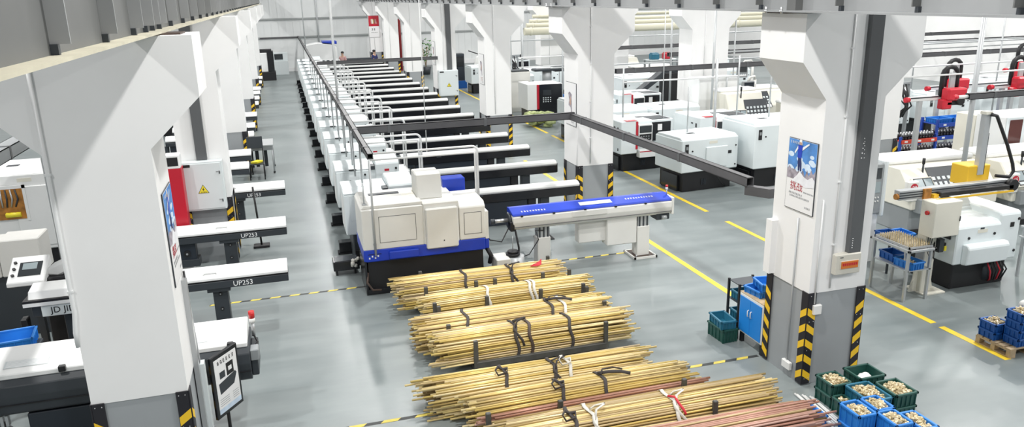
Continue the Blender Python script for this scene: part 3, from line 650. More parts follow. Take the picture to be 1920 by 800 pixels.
def rod_bundle(label, x0, x1, yc, hw, z0, h, ms, straps, n_max=96, ragged=0.10, tilt=0.006, rz=0.0, fan=0.0, up=0.0):
    xc = (x0 + x1) / 2; L0 = x1 - x0
    t = thing('rod_bundle', label, 'rod bundle', (xc, yc, 0), rz, 'strapped rod bundles')
    cands = []
    for layer in range(6):
        a = hw - ROD_D / 2 - layer * ROD_D * 0.93; hh = h - ROD_D / 2 - layer * ROD_D * 0.93
        if a < ROD_D or hh < ROD_D: break
        for p in walk(contour(a, hh), ROD_D * 1.03): cands.append((layer, p))
    vis = cands[:n_max]; rest = cands[n_max:]
    for layer, (y, z) in vis:
        m = random.choice(ms); Ls = [k[1] for k in RODS if k[0] == m]; L = min(Ls, key=lambda v: abs(v - (L0 - random.uniform(0.0, 0.25))))
        s = random.uniform(-1, 1) * ragged * (1.6 if random.random() < 0.25 else 1)
        yj = random.uniform(-.004, .004); zj = random.uniform(-.003, .006)
        o = put('rod', RODS[(m, L)], t, (s, y + yj, z0 + z + zj), (random.uniform(0, 6.28) * 0, random.uniform(-tilt, tilt) + up, random.uniform(-tilt, tilt) * 1.4 + fan * y))
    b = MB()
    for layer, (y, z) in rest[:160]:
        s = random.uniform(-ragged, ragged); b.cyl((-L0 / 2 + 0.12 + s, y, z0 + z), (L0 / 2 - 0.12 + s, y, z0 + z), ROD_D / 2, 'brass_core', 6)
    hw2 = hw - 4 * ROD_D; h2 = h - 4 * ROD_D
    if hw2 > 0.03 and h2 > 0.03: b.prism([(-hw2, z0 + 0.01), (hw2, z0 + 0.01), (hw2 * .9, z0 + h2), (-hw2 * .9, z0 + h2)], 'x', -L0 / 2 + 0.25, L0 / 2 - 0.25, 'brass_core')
    if b.slots:
        o = b.build('inner_rods', t); o['kind'] = 'stuff'
    else: b.bm.free()
    for (sx, m, style) in straps:
        b = MB(); x = sx - xc
        c = [(x + 0.02 * math.sin(i * 0.9), p[0] * 1.015, z0 + p[1] + 0.006) for i, p in enumerate(walk(contour(hw + 0.006, h + 0.008), 0.05))]
        b.band([(c[0][0], c[0][1], max(0.02, z0))] + c, 0.045, 0.006, m)
        top = z0 + h + 0.012
        if style == 'knot':
            b.tube([(x, -hw * .55, top - .02), (x + .05, -hw * .3, top + .05), (x + .16, -hw * .15, top + .07), (x + .2, 0.02, top + .04), (x + .08, .03, top + .02), (x, -hw * .1, top + .03)], 0.020, m, 6, 0.45)
            b.tube([(x, -hw * .4, top), (x - .03, -hw * .7, top - .03), (x + .07, -hw * .97, top - .16), (x + .09, -hw * 1.05, top - .24)], 0.020, m, 6, 0.4)
        elif style == 'loop':
            b.tube([(x, 0, top), (x - .07, -.03, top + .06), (x - .12, -.09, top + .05), (x - .1, -.16, top + .01), (x + .02, -.14, top + .02), (x + .05, -.05, top + .03)], 0.02, m, 6, 0.4, closed=True)
        elif style == 'tail':
            b.tube([(x - .02, 0.05, top + .01), (x + .1, -.02, top + .045), (x + .25, -.05, top + .04), (x + .36, -.1, top + .02)], 0.022, m, 6, 0.5)
            b.tube([(x, 0, top + .01), (x + .05, .06, top + .05), (x + .18, .05, top + .06), (x + .3, .02, top + .03)], 0.02, m, 6, 0.5)
        b.build('strap', t)
    return t
BR = ['brass', 'brass', 'brass', 'brass_dull']; CU = ['copper_red', 'copper_red', 'brass_dull', 'copper_red']
rb = rod_bundle('brass rod bundle nearest the blue lathe, red paint on its right ends', 1.42, 4.3, 11.85, 0.33, 0.14, 0.40, BR, [(2.55, 'strap_dark', ''), (3.35, 'strap_dark', 'knot')], tilt=0.010)
b = MB()
for k in range(9):
    a = k * 0.7; b.tube([(0.85 + .03 * k, -0.12 + .02 * k, 0.545), (0.95 + .02 * k, -0.16 + .035 * k, 0.552), (1.05 + .01 * k, -0.1 + .03 * k, 0.548)], 0.012, 'strap_red', 5, 0.3)
b.build('red_paint', rb)
rod_bundle('neat pale brass rod bundle with two white straps, second from the blue lathe', 1.7, 4.5, 11.08, 0.24, 0.18, 0.34, ['brass'], [(2.75, 'strap_white', ''), (3.45, 'strap_white', ''), (3.52, 'strap_white', '')], tilt=0.004)
rod_bundle('wide brass rod bundle, third from the blue lathe, pale strap end sticking up', 1.38, 4.5, 10.24, 0.36, 0.14, 0.36, BR, [(2.2, 'strap_dark', ''), (3.5, 'strap_dark', 'tail'), (3.7, 'strap_white', '')], tilt=0.011)
rod_bundle('brass rod bundle lying behind the black rack beam, dark strap knotted on top', 1.6, 4.5, 9.60, 0.27, 0.16, 0.37, BR, [(2.75, 'strap_dark', 'knot'), (3.55, 'strap_dark', ''), (2.95, 'rust_brown', '')], tilt=0.008)
rod_bundle('brass rod bundle with long ragged left ends, first in front of the black rack beam', 1.3, 4.25, 8.52, 0.30, 0.05, 0.36, BR, [(2.3, 'strap_dark', 'loop'), (2.95, 'strap_dark', 'knot'), (3.15, 'strap_white', 'loop')], tilt=0.012, ragged=0.16)
rod_bundle('brass rod bundle in front of the ragged one, dark straps with hanging loops', 1.65, 4.6, 7.95, 0.27, 0.06, 0.36, BR, [(2.85, 'strap_dark', 'loop'), (3.4, 'strap_dark', 'tail')], tilt=0.008)
rod_bundle('narrow strip of copper and brass rods between two brass bundles', 1.75, 4.75, 7.60, 0.085, 0.14, 0.22, CU, [], n_max=30, tilt=0.006)
rod_bundle('long dull brass rod bundle with a red and white strap', 1.9, 5.3, 7.22, 0.33, 0.05, 0.38, ['brass_dull', 'brass', 'brass_dull'], [(2.95, 'strap_white', 'knot'), (2.72, 'strap_dark', 'loop'), (3.95, 'strap_white', 'knot')], tilt=0.010, ragged=0.14)
b = MB(); b.tube([(3.93, 7.2, 0.452), (3.98, 7.12, 0.475), (3.97, 7.0, 0.455), (4.0, 6.93, 0.40), (4.01, 6.9, 0.36)], 0.015, 'strap_red', 6, 0.4); tag(b.build('strap_end'), 'short red strap end on the long dull brass bundle', 'strap')
rod_bundle('reddish copper rod bundle at the lower edge of the photo', 2.4, 5.5, 6.60, 0.265, 0.06, 0.36, CU, [], tilt=0.012, ragged=0.2)
# racks
def post(parent, x, y, h, z0=0.0):
    b = MB(); b.box(x - 0.03, x + 0.03, y - 0.025, y + 0.025, z0, h, 'rack_steel', 0.008); p = b.build('post', parent)
    b = MB(); b.box(x - 0.07, x + 0.07, y - 0.07, y + 0.07, z0, z0 + 0.012, 'steel'); b.build('foot_plate', p)
def rack(label, rows, xs, beams):
    t = thing('rod_rack', label, 'rack')
    for (y, h, px) in rows:
        for x in px: post(t, x, y, h)
    for (x0, x1, y, z) in beams:
        b = MB(); b.box(x0, x1, y - 0.03, y + 0.03, z, z + 0.09, 'rack_steel', 0.006); b.build('beam', t)
    for (x, y0, y1) in xs:
        b = MB(); b.box(x - 0.03, x + 0.03, y0, y1, 0.04, 0.10, 'rack_steel', 0.006); b.build('cross_beam', t)
    return t
rack('black steel rod rack beside the blue lathe', [(11.43, 0.52, (1.85, 2.68, 3.0, 3.83, 4.3)), (12.25, 0.5, (1.9, 4.2))], [(1.85, 11.43, 12.25), (3.0, 11.43, 12.25), (4.25, 11.43, 12.25)], [(1.8, 4.33, 11.43, 0.02)])
rack('black steel rod rack holding the neat bundle with white straps', [(10.74, 0.52, (1.86, 2.68, 3.56, 4.28)), (11.36, 0.42, (2.1, 4.1))], [(1.9, 10.74, 11.36), (3.2, 10.74, 11.36), (4.25, 10.74, 11.36)], [(1.84, 4.3, 10.74, 0.02)])
rack('black steel rod rack with the long low front beam', [(9.29, 0.50, (2.14, 4.05)), (9.93, 0.5, (1.9,)), (10.64, 0.5, (1.9, 4.3)), (10.0, 0.5, (4.33,))], [(2.14, 9.29, 10.64), (4.05, 9.29, 10.64)], [(2.14, 4.05, 9.29, 0.09)])
rack('rod rack under the nearest bundles, short brown posts', [(7.53, 0.44, (1.85, 2.72, 4.33)), (6.93, 0.45, (2.1, 4.4)), (8.22, 0.30, (1.9, 4.4))], [(2.72, 6.93, 8.22), (4.36, 6.93, 8.22)], [])

# ------------------------------------------------------------------ crates and their brass fittings
def crate(name, label, L, W, H, m, loc, rz, group=None, lip=True):
    t = thing(name, label, 'crate', loc, rz, group); th = 0.012; tp = 0.012
    b = MB(); a = L / 2; c = W / 2
    b.box(-a + tp, a - tp, -c + tp, c - tp, 0.0, 0.012, m)
    for s in (-1, 1):
        b.prism([(s * (c - tp), 0.0), (s * (c - tp - th), 0.0), (s * (c - th), H), (s * c, H)], 'x', -a, a, m)
        b.prism([(s * (a - tp), 0.0), (s * (a - tp - th), 0.0), (s * (a - th), H), (s * a, H)], 'y', -c + 0.01, c - 0.01, m)
    n = max(4, int(L / 0.085)); 
    for k in range(n + 1):
        x = -a + 0.02 + (L - 0.04) * k / n
        for s in (-1, 1): b.box(x - 0.005, x + 0.005, min(s * (c - 0.006), s * (c + 0.006)), max(s * (c - 0.006), s * (c + 0.006)), 0.01, H - 0.02, m)
    n = max(3, int(W / 0.09))
    for k in range(n + 1):
        y = -c + 0.02 + (W - 0.04) * k / n
        for s in (-1, 1): b.box(min(s * (a - 0.006), s * (a + 0.006)), max(s * (a - 0.006), s * (a + 0.006)), y - 0.005, y + 0.005, 0.01, H - 0.02, m)
    b.build('body', t)
    b = MB()
    for s in (-1, 1):
        b.box(-a - 0.012, a + 0.012, min(s * (c - 0.016), s * (c + 0.012)), max(s * (c - 0.016), s * (c + 0.012)), H - 0.024, H + 0.004, m, 0.004)
        b.box(min(s * (a - 0.016), s * (a + 0.012)), max(s * (a - 0.016), s * (a + 0.012)), -c - 0.012, c + 0.012, H - 0.024, H + 0.004, m, 0.004)
    b.build('rim', t)
    return t
def fitting_mesh(k):
    b = MB(); r = random.uniform(0.011, 0.016); L = random.uniform(0.045, 0.075)
    b.cyl((-L / 2, 0, 0), (L * 0.15, 0, 0), r, 'brass_fitting', 8); b.cyl((L * 0.15, 0, 0), (L * 0.32, 0, 0), r * 1.35, 'brass_fitting', 6); b.cyl((L * 0.32, 0, 0), (L / 2, 0, 0), r * 0.8, 'brass_fitting', 8)
    return b.mesh('brass_fitting')
FIT = [fitting_mesh(k) for k in range(5)]
def fill(L, W, z, loc, rz, n, where, rise=0.05, stuff=True):
    """heap of brass fittings in a crate standing at loc; z = level of the heap's rim inside the crate"""
    ca, sa = math.cos(rz), math.sin(rz); a = L / 2 - 0.045; c = W / 2 - 0.045
    def hgt(x, y): return z + rise * (1 - (x / (a + .03)) ** 2) * (1 - (y / (c + .03)) ** 2)
    b = MB(); k0 = b.si('brass_fitting'); N = 10; g = []
    for i in range(N + 1):
        for j in range(N + 1):
            x = -a - 0.022 + (2 * a + .044) * i / N; y = -c - 0.022 + (2 * c + .044) * j / N
            g.append(b.bm.verts.new((loc[0] + x * ca - y * sa, loc[1] + x * sa + y * ca, loc[2] + hgt(x, y) - 0.02 + random.uniform(-.012, .012))))
    for i in range(N):
        for j in range(N):
            f = b.bm.faces.new((g[i * (N + 1) + j], g[(i + 1) * (N + 1) + j], g[(i + 1) * (N + 1) + j + 1], g[i * (N + 1) + j + 1])); f.material_index = k0
    for q in range(int(n * 1.3)):
        x = random.uniform(-a, a); y = random.uniform(-c, c); d = Vector((random.uniform(-1, 1), random.uniform(-1, 1), random.uniform(-.3, .3))).normalized() * 0.026
        p = Vector((loc[0] + x * ca - y * sa, loc[1] + x * sa + y * ca, loc[2] + hgt(x, y) - 0.012)); b.cyl(p - d, p + d, 0.013, 'brass_fitting', 7)
    tag(b.build('brass_fitting_heap'), 'heap of brass fittings filling ' + where, 'brass fittings', None, 'stuff')
    for q in range(n):
        x = random.uniform(-a, a); y = random.uniform(-c, c)
        o = put('brass_fitting', random.choice(FIT), None, (loc[0] + x * ca - y * sa, loc[1] + x * sa + y * ca, loc[2] + hgt(x, y) + random.uniform(-0.002, 0.012)),
                (random.uniform(0, 6), random.uniform(-.6, .6), random.uniform(0, 6.28)))
        tag(o, 'small brass fitting on the heap in ' + where, 'brass fitting', 'loose brass fittings in ' + where)
CR = []
def stack(n, L, W, H, m, x, y, rz, top_label, under_label, z0=0.0, m2=None, name='plastic_crate', group=None):
    for k in range(n):
        last = k == n - 1
        crate(name, top_label if last else under_label if n < 3 or k == n - 2 else under_label + ', at the bottom of the stack', L, W, H, m if last else (m2 or m), (x, y, z0 + k * (H + 0.006)), rz, group)
    return z0 + (n - 1) * (H + 0.006)

def stack2(cx0, cx1, cy0, cy1, n, H, m, lab, z0=0.0, fillw=None, nf=34, low=None, group=None):
    x = (cx0 + cx1) / 2; y = (cy0 + cy1) / 2; L = cx1 - cx0; W = cy1 - cy0; top = None
    for k in range(n):
        lb = lab if k == n - 1 else (low or ('under the ' if n < 3 else '%s crate from below, under the ' % ORD[k]) + lab)
        top = crate('plastic_crate', lb, L, W, H, m, (x, y, z0 + k * (H + 0.006)), 0, group)
    if fillw: fill(L, W, H * 0.78, (x, y, z0 + (n - 1) * (H + 0.006)), 0, nf, fillw, rise=0.05)
    return top
stack2(6.05, 6.33, 6.98, 7.29, 2, 0.157, 'crate_green', 'green crate of fittings nearest the column guard', fillw='the dark green crate nearest the column')
stack2(6.45, 6.81, 6.97, 7.28, 2, 0.172, 'crate_green', 'dark green crate holding only a white bag')
b = MB()
for k in range(10): b.ball((6.62 + random.uniform(-.07, .07), 7.12 + random.uniform(-.05, .05), 0.25 + random.uniform(-.02, .03)), random.uniform(.03, .05), 'plastic_white', 2, (1.2, 1, .7))
tag(b.build('plastic_bag'), 'white plastic bag lying in the otherwise empty dark green crate', 'bag')
stack2(6.03, 6.19, 6.64, 6.95, 1, 0.20, 'crate_green', 'low green crate half hidden beside the teal crate', fillw='the low half hidden green crate', nf=16)
stack2(6.21, 6.53, 6.53, 6.95, 2, 0.157, 'crate_teal', 'teal crate of brass fittings between the green crates', fillw='the teal crate')
stack2(6.56, 6.86, 6.50, 6.85, 2, 0.172, 'crate_green', 'dark green crate of brass fittings farthest from the rod bundles', fillw='the dark green crate farthest from the rods')
stack2(5.74, 5.97, 6.16, 6.48, 2, 0.207, 'crate_blue', 'bright blue crate of brass fittings beside the empty flat crate', fillw='the bright blue crate beside the flat crate')
stack2(6.03, 6.25, 6.21, 6.49, 2, 0.207, 'crate_blue', 'bright blue crate of brass fittings touching the teal crate', fillw='the bright blue crate touching the teal one')
stack2(5.99, 6.21, 5.88, 6.18, 2, 0.207, 'crate_blue', 'bright blue crate of brass fittings at the lower frame edge', fillw='the bright blue crate at the lower frame edge')
stack2(6.27, 6.47, 5.80, 6.15, 2, 0.182, 'crate_blue', 'bright blue crate of brass fittings in the lowest corner of the group', fillw='the bright blue crate at the lowest corner', nf=26)
crate('plastic_crate', 'empty flat bright blue crate on the floor beside the white rods', 0.24, 0.37, 0.14, 'crate_blue', (5.63, 6.86, 0), R(2))
# loose white rods on the floor
for k in range(6):
    b = MB(); x0 = 5.86 + 0.034 * k; b.cyl((x0 - 0.02 * (k % 2), 7.42 - 0.03 * k, 0.016), (x0 - 0.07, 6.60 + 0.03 * (k % 3), 0.016), 0.013, 'plastic_white', 8)
    tag(b.build('plastic_rod'), 'white plastic rod lying on the floor beside the green crates', 'rod', 'white plastic rods on the floor')
# cabinet with crates behind the near column
t = thing('tool_cabinet', 'low blue cabinet with white frame standing behind the near column', 'cabinet', (6.06, 8.77, 0))
b = MB(); b.box(0, 0.42, -0.29, 0.29, 0.17, 0.77, 'cabinet_trim', 0.008); b.build('body', t)
for s in (-1, 1):
    b = MB(); b.box(-0.012, 0.0, 0.003 if s > 0 else -0.265, 0.265 if s > 0 else -0.003, 0.20, 0.735, 'cabinet_blue', 0.003); d = b.build('door', t)
    b = MB(); b.tube([(-0.012, s * 0.035, 0.58), (-0.03, s * 0.035, 0.57), (-0.03, s * 0.035, 0.49), (-0.012, s * 0.035, 0.48)], 0.008, 'plastic_white'); b.build('handle', d)
for x in (0.05, 0.37):
    for y in (-0.25, 0.25):
        b = MB(); b.box(x - 0.025, x + 0.025, y - 0.025, y + 0.025, 0.0, 0.17, 'black'); b.build('leg', t)
b = MB(); b.box(0.0, 0.42, -0.29, 0.29, 0.77, 0.785, 'wood', 0.003); b.build('worktop', t)
crate('plastic_crate', 'blue crate on the low cabinet, lower one of two', 0.24, 0.34, 0.10, 'crate_blue', (6.23, 8.86, 0.785), R(8))
crate('plastic_crate', 'blue crate of small dark parts on top of another blue crate on the low cabinet', 0.24, 0.34, 0.11, 'crate_blue', (6.30, 8.80, 0.891), R(-10))
t = thing('steel_shelf', 'dark steel shelf frame standing behind the low blue cabinet', 'shelf', (6.28, 9.25, 0))
for x in (-0.2, 0.2):
    for y in (-0.14, 0.14):
        b = MB(); b.box(x - 0.015, x + 0.015, y - 0.015, y + 0.015, 0, 0.86, 'black'); b.build('post', t)
for z in (0.25, 0.55, 0.83):
    b = MB(); b.box(-0.2, 0.2, -0.14, 0.14, z, z + 0.012, 'charcoal'); b.build('shelf_board', t)
for z, l in ((0.262, 'lowest'), (0.562, 'middle')): crate('plastic_crate', 'teal crate on the %s board of the dark steel shelf' % l, 0.34, 0.24, 0.13, 'crate_teal', (6.28, 9.25, z), 0)
crate('plastic_crate', 'dark green crate on the floor beside the low blue cabinet', 0.25, 0.40, 0.21, 'crate_green', (5.90, 9.21, 0), R(3))
o = crate('plastic_crate', 'dark teal crate set askew on the dark green floor crate', 0.235, 0.385, 0.13, 'crate_teal', (5.885, 9.2, 0.216), R(-4))
# pallet with blue crates at the right edge
t = thing('wooden_pallet', 'wooden pallet carrying the blue crates at the lower right', 'pallet', (9.62, 7.6, 0))
for k in range(5):
    b = MB(); b.box(-0.38, 0.38, -0.28 + 0.115 * k, -0.19 + 0.115 * k, 0.115, 0.135, 'wood', 0.002); b.build('top_board', t)
for y in (-0.25, 0.0, 0.25):
    for x in (-0.33, 0.0, 0.33):
        b = MB(); b.box(x - 0.05, x + 0.05, y - 0.035, y + 0.035, 0.018, 0.095, 'wood', 0.003); b.build('block', t)
for x in (-0.33, 0.0, 0.33):
    b = MB(); b.box(x - 0.05, x + 0.05, -0.285, 0.285, 0.095, 0.115, 'wood'); b.build('stringer', t)
    b = MB(); b.box(x - 0.05, x + 0.05, -0.285, 0.285, 0.0, 0.018, 'wood'); b.build('bottom_board', t)
stack2(9.25, 9.51, 7.60, 7.87, 2, 0.118, 'crate_navy', 'blue crate of brass fittings at the corner of the wooden pallet', 0.135, 'the blue crate at the pallet corner', 26)
stack2(9.37, 9.63, 7.33, 7.575, 4, 0.118, 'crate_navy', 'blue crate topping the tallest stack on the pallet', 0.135, 'the blue crate topping the tallest pallet stack', 26)
stack2(9.66, 9.93, 7.36, 7.70, 3, 0.118, 'crate_navy', 'blue crate in the rear stack on the pallet', 0.135)
b = MB()
for k in range(12): b.ball((9.80 + random.uniform(-.08, .08), 7.53 + random.uniform(-.1, .1), 0.58 + random.uniform(-.05, .1)), random.uniform(.06, .09), 'plastic_white', 2)
tag(b.build('cloth_bag'), 'white cloth bag slumped on the rear crate stack of the pallet', 'bag')

# ------------------------------------------------------------------ machines of the right bay
def bay_lathe(label, loc, rz=0.0, W=1.75, D=1.25, H=1.42, style='rear', body='machine_cool', group='white lathes of the right bay'):
    t = thing('machining_lathe', label, 'lathe', loc, rz, group); zb = 0.52
    b = MB(); b.box(0.12, W - 0.12, 0.1, D - 0.08, 0, zb + 0.02, 'black', 0.01); b.box(0.05, W * 0.55, 0.25, D * 0.8, 0.0, 0.42, 'black_gloss', 0.01)
    for q in range(4): b.box(W * 0.4 + 0.04 * q, W * 0.4 + 0.02 + 0.04 * q, 0.08, 0.1, 0.14, 0.3, 'charcoal')
    b.build('base', t)
    if style == 'rear':
        b = MB(); b.box(0, W, 0, D, zb, H - 0.06, body, 0.02); b.prism([(0.0, H - 0.07), (D, H - 0.07), (D - 0.1, H), (0.12, H)], 'x', 0.02, W - 0.02, body, 0.01); b.build('body', t)
        b = MB(); b.box(W * 0.42, W * 0.80, -0.03, 0.0, zb + 0.08, H - 0.28, body, 0.012); b.build('rear_panel', t)
        b = MB(); b.box(0.10, 0.2, -0.018, 0.0, H - 0.42, H - 0.16, 'black', 0.006); b.box(0.12, 0.18, -0.022, -0.016, H - 0.30, H - 0.22, 'machine_grey'); b.build('breaker_box', t)
        b = MB(); b.box(W * 0.82, W * 0.88, -0.006, 0, H - 0.5, H - 0.42, 'black'); b.box(W * 0.48, W * 0.62, -0.006, 0, H - 0.2, H - 0.13, 'machine_cream'); b.build('nameplate', t)
        b = MB(); b.box(W * 0.3, W * 0.42, D * 0.4, D * 0.5, H, H + 0.008, 'charcoal'); b.build('vent_grille', t)
        b = MB()
        for (x, z) in ((0.32, H - 0.35), (W * 0.7, H - 0.3), (W - 0.08, H - 0.3), (W - 0.08, zb + 0.1)): b.cyl((x, -0.012, z), (x, 0.0, z), 0.022, 'black', 8)
        b.build('latches', t)
        b = MB(); b.tube([(W * 0.6, 0.04, zb), (W * 0.62, -0.04, 0.35), (W * 0.72, -0.02, 0.15), (W * 0.85, 0.08, 0.03)], 0.014, 'black'); b.build('hose', t)
    else:
        b = MB(); b.box(0, W * 0.30, 0, D, zb, H, body, 0.02); b.box(W * 0.30, W, 0.12, D, zb + 0.05, H - 0.03, body, 0.02); b.build('body', t)
        b = MB(); b.box(W * 0.27, W * 0.31, -0.012, 0.03, zb + 0.12, H - 0.02, 'machine_red', 0.006); b.box(W * 0.1, W * 0.3, -0.004, 0.2, H, H + 0.006, 'machine_red'); b.build('red_stripe', t)
        b = MB(); b.box(W * 0.32, W * 0.58, 0.0, 0.12, zb + 0.22, H - 0.12, 'machine_white', 0.01); p = b.build('control_panel', t)
        b = MB(); b.box(W * 0.34, W * 0.56, -0.006, 0.0, H - 0.36, H - 0.16, 'screen_dark'); b.box(W * 0.34, W * 0.56, -0.006, 0.0, H - 0.58, H - 0.40, 'black')
        for i in range(4):
            for j in range(2): b.box(W * 0.36 + i * 0.08, W * 0.36 + i * 0.08 + 0.04, -0.012, -0.006, H - 0.55 + j * 0.07, H - 0.52 + j * 0.07, 'machine_grey')
        b.build('screen', p)
        b = MB(); b.box(W * 0.60, W * 0.95, 0.09, 0.13, zb + 0.3, H - 0.1, 'black_gloss', 0.006); b.box(W * 0.70, W * 0.78, 0.075, 0.09, H - 0.34, H - 0.16, 'paper'); b.build('door_window', t)
        b = MB(); b.box(W * 0.32, W * 0.70, -0.10, 0.14, 0.40, 0.62, 'machine_white', 0.01); b.box(W * 0.32, W * 0.70, -0.104, -0.1, 0.56, 0.585, 'machine_red'); b.build('chip_drawer', t)
        b = MB(); b.box(W * 0.5, W * 0.62, D * 0.5, D * 0.6, H - 0.03, H - 0.02, 'charcoal'); b.box(W * 0.62, W * 0.95, 0.15, D * 0.55, H - 0.03, H - 0.018, 'charcoal'); b.build('vent_grille', t)
        b = MB(); b.box(-0.006, 0, 0.15, 0.22, H - 0.3, H - 0.18, 'black'); b.box(-0.006, 0, 0.35, 0.45, H - 0.22, H - 0.18, 'charcoal'); b.box(-0.006, 0.0, 0.15, 0.2, zb + 0.08, zb + 0.16, 'black'); b.build('side_marks', t)
    return t
pr_ = bay_lathe('white lathe nearest the lane in the right bay, its plain rear panel facing out', (9.42, 17.0, 0), R(5), 1.72, 1.25, 1.42, 'rear')
pf_ = bay_lathe('white lathe with red stripe and dark control screen, by the lane in the right bay', (9.0, 19.75, 0), R(3), 1.75, 1.4, 1.46, 'front')
pt_ = bay_lathe('tall pale lathe standing behind the plain one and partly hidden by the poster column', (11.35, 16.75, 0), R(2), 1.85, 1.5, 1.70, 'rear')
dup(pf_, (11.35, 19.5, 0), R(3), 'white lathe with red stripe in the second line, behind the tall pale lathe')
spots = [(pr_, 9.35, 22.2, 'white lathe by the lane, behind the red-striped one'), (pr_, 11.2, 22.15, 'white lathe in the second line, behind the second red-striped one'),
         (pr_, 9.35, 24.7, 'white lathe by the lane, two places behind the red-striped one'), (pf_, 11.4, 25.2, 'red-striped white lathe in the second line, third of that line'),
         (pr_, 9.4, 34.0, 'white lathe by the lane beyond the black-fronted machine'), (pr_, 11.4, 36.2, 'white lathe in the second line far beyond the black-fronted machine'),
         (pr_, 9.4, 39.4, 'far white lathe by the lane, two places beyond the black-fronted machine'), (pf_, 11.6, 41.5, 'farthest red-striped white lathe in the second line')]
for p, x, y, l in spots: dup(p, (x, y, 0), R(2), l)
# black-fronted machine with red stripe, seen between the second and third columns
t = thing('machining_lathe', 'pale machine with red stripe and big black control front, between two right columns', 'lathe', (9.45, 29.9, 0))
b = MB(); b.box(0, 0.42, 0, 1.3, 0.4, 1.45, 'machine_white', 0.015); b.box(0.42, 1.55, 0.1, 1.3, 0.35, 1.42, 'machine_white', 0.015); b.build('body', t)
b = MB(); b.box(0.40, 0.50, -0.02, 0.1, 0.42, 1.42, 'machine_red', 0.01); b.build('red_stripe', t)
b = MB(); b.box(0.52, 1.5, -0.01, 0.1, 0.1, 1.42, 'black_gloss', 0.015); f = b.build('front', t)
b = MB(); b.box(0.66, 1.02, -0.016, -0.01, 0.98, 1.2, 'screen_dark'); 
for i in range(4):
    for j in range(3): b.box(0.66 + i * .1, 0.71 + i * .1, -0.018, -0.01, 0.7 + j * .08, 0.74 + j * .08, 'box_grey')
b.build('screen', f)
b = MB(); b.box(0.1, 1.45, 0.1, 1.2, 0, 0.42, 'black', 0.01); b.build('base', t)

def slant_lathe(label, loc, rz=0.0, W=2.1, D=1.5, H=1.62, badge=None, group='cream lathes of the right bay'):
    t = thing('slant_lathe', label, 'lathe', loc, rz, group)
    b = MB(); b.box(0.06, W - 0.06, 0.1, D - 0.05, 0, 0.6, 'machine_grey', 0.01); b.box(0.1, W - 0.1, 0.04, 0.12, 0.0, 0.1, 'black'); b.build('base', t)
    b = MB(); b.prism([(0.0, 0.55), (0.0, 0.84), (0.42, H), (D, H), (D, 0.55)], 'x', 0, W, 'machine_cream', 0.02); b.box(-0.02, W + 0.02, 0.75, D + 0.02, H, H + 0.10, 'machine_white', 0.03); b.build('body', t)
    n = Vector((0, -(H - 0.84), 0.42)).normalized(); ang = math.atan2(H - 0.84, 0.42)
    # window with a grid of small panes on the slanted front
    b = MB(); b.box(0, 0.82, -0.40, 0.30, 0, 0.012, 'charcoal', 0.004)
    for i in range(6):
        for j in range(4): b.box(0.06 + i * 0.125, 0.13 + i * 0.125, -0.36 + j * 0.12, -0.29 + j * 0.12, 0.012, 0.017, 'box_grey')
    b.box(0.5, 0.78, -0.40, -0.28, 0.017, 0.02, 'paper'); o = b.build('door_window', t); o.location = (0.58, 0.21 + 0.0, 0.84 + 0.5 * (H - 0.84) + 0.0); o.rotation_euler = (ang, 0, 0); o.location += n * 0.004
    b = MB(); b.box(-0.25, 0.25, -0.2, 0.2, 0, 0.07, 'machine_cream', 0.01); b.box(-0.22, 0.22, -0.17, 0.17, 0.07, 0.076, 'black'); b.box(-0.20, -0.01, -0.06, 0.15, 0.076, 0.08, 'screen'); b.box(0.02, 0.20, -0.06, 0.15, 0.076, 0.08, 'screen'); b.box(-0.2, 0.2, -0.15, -0.09, 0.076, 0.08, 'box_grey')
    o = b.build('control_screen', t); o.location = (0.34, 0.12, 0.84 + 0.3 * (H - 0.84)); o.rotation_euler = (ang, 0, 0)
    b = MB(); b.box(-0.12, 0.12, -0.02, 0.12, 0.75, 1.16, 'machine_beige', 0.015); b.build('headstock_cover', t)
    if badge:
        b = MB(); b.cyl((-0.0, -0.03, 1.04), (-0.0, -0.02, 1.04), 0.085, 'machine_red', 18); g = b.build('number_badge', t)
        put('lettering', text_mesh(badge, 0.11, 'ink_white', 0.001), g, (-0.0, -0.032, 1.04), (math.pi / 2, 0, 0))
    b = MB(); b.cyl((0.5, 0.35, H - .15), (0.5, 0.35, H + .08), 0.02, 'charcoal', 8); b.cyl((0.5, 0.35, H + .08), (0.5, 0.35, H + .2), 0.03, 'black', 8); b.build('signal_lamp', t)
    b = MB(); b.box(0.1, 0.7, -0.12, 0.05, 0.5, 0.8, 'machine_grey', 0.01); b.build('chip_door', t)
    return t
s1 = slant_lathe('cream lathe with slanted grid window and red badge 28 behind the gantry machine', (12.05, 12.2, 0), R(-2), 2.15, 1.5, 1.34, '28')
s2 = slant_lathe('cream lathe with red badge 15 and green lit chuck area, at the right edge', (14.45, 12.0, 0), R(-2), 2.1, 1.5, 1.34, '15')
b = MB(); b.box(0.55, 0.85, -0.02, 0.0, 0.95, 1.12, 'glow_green'); b.build('work_light', s2)
sk = slant_lathe('cream slant lathe with small grid panel beside the white cabinet column', (13.35, 21.0, 0), R(0), 1.3, 1.2, 1.82)
lab2 = [('first line behind the racks', 15.6, 20.5), ('first line behind the racks, second machine', 18.2, 20.8), ('first line behind the racks, third machine', 20.9, 21.0), ('second line behind the racks', 15.8, 24.5), ('second line behind the racks, second machine', 18.6, 24.8), ('second line behind the racks, third machine', 21.4, 25.0),
        ('between third-row columns, far', 15.0, 29.0), ('between third-row columns, far, second machine', 17.6, 29.4), ('far end of the third row', 12.9, 34.2), ('far end of the third row, second machine', 16.6, 34.5), ('far end of the third row, third machine', 19.8, 34.5), ('most distant line', 13.8, 40.0), ('most distant line, second machine', 17.5, 40.5)]
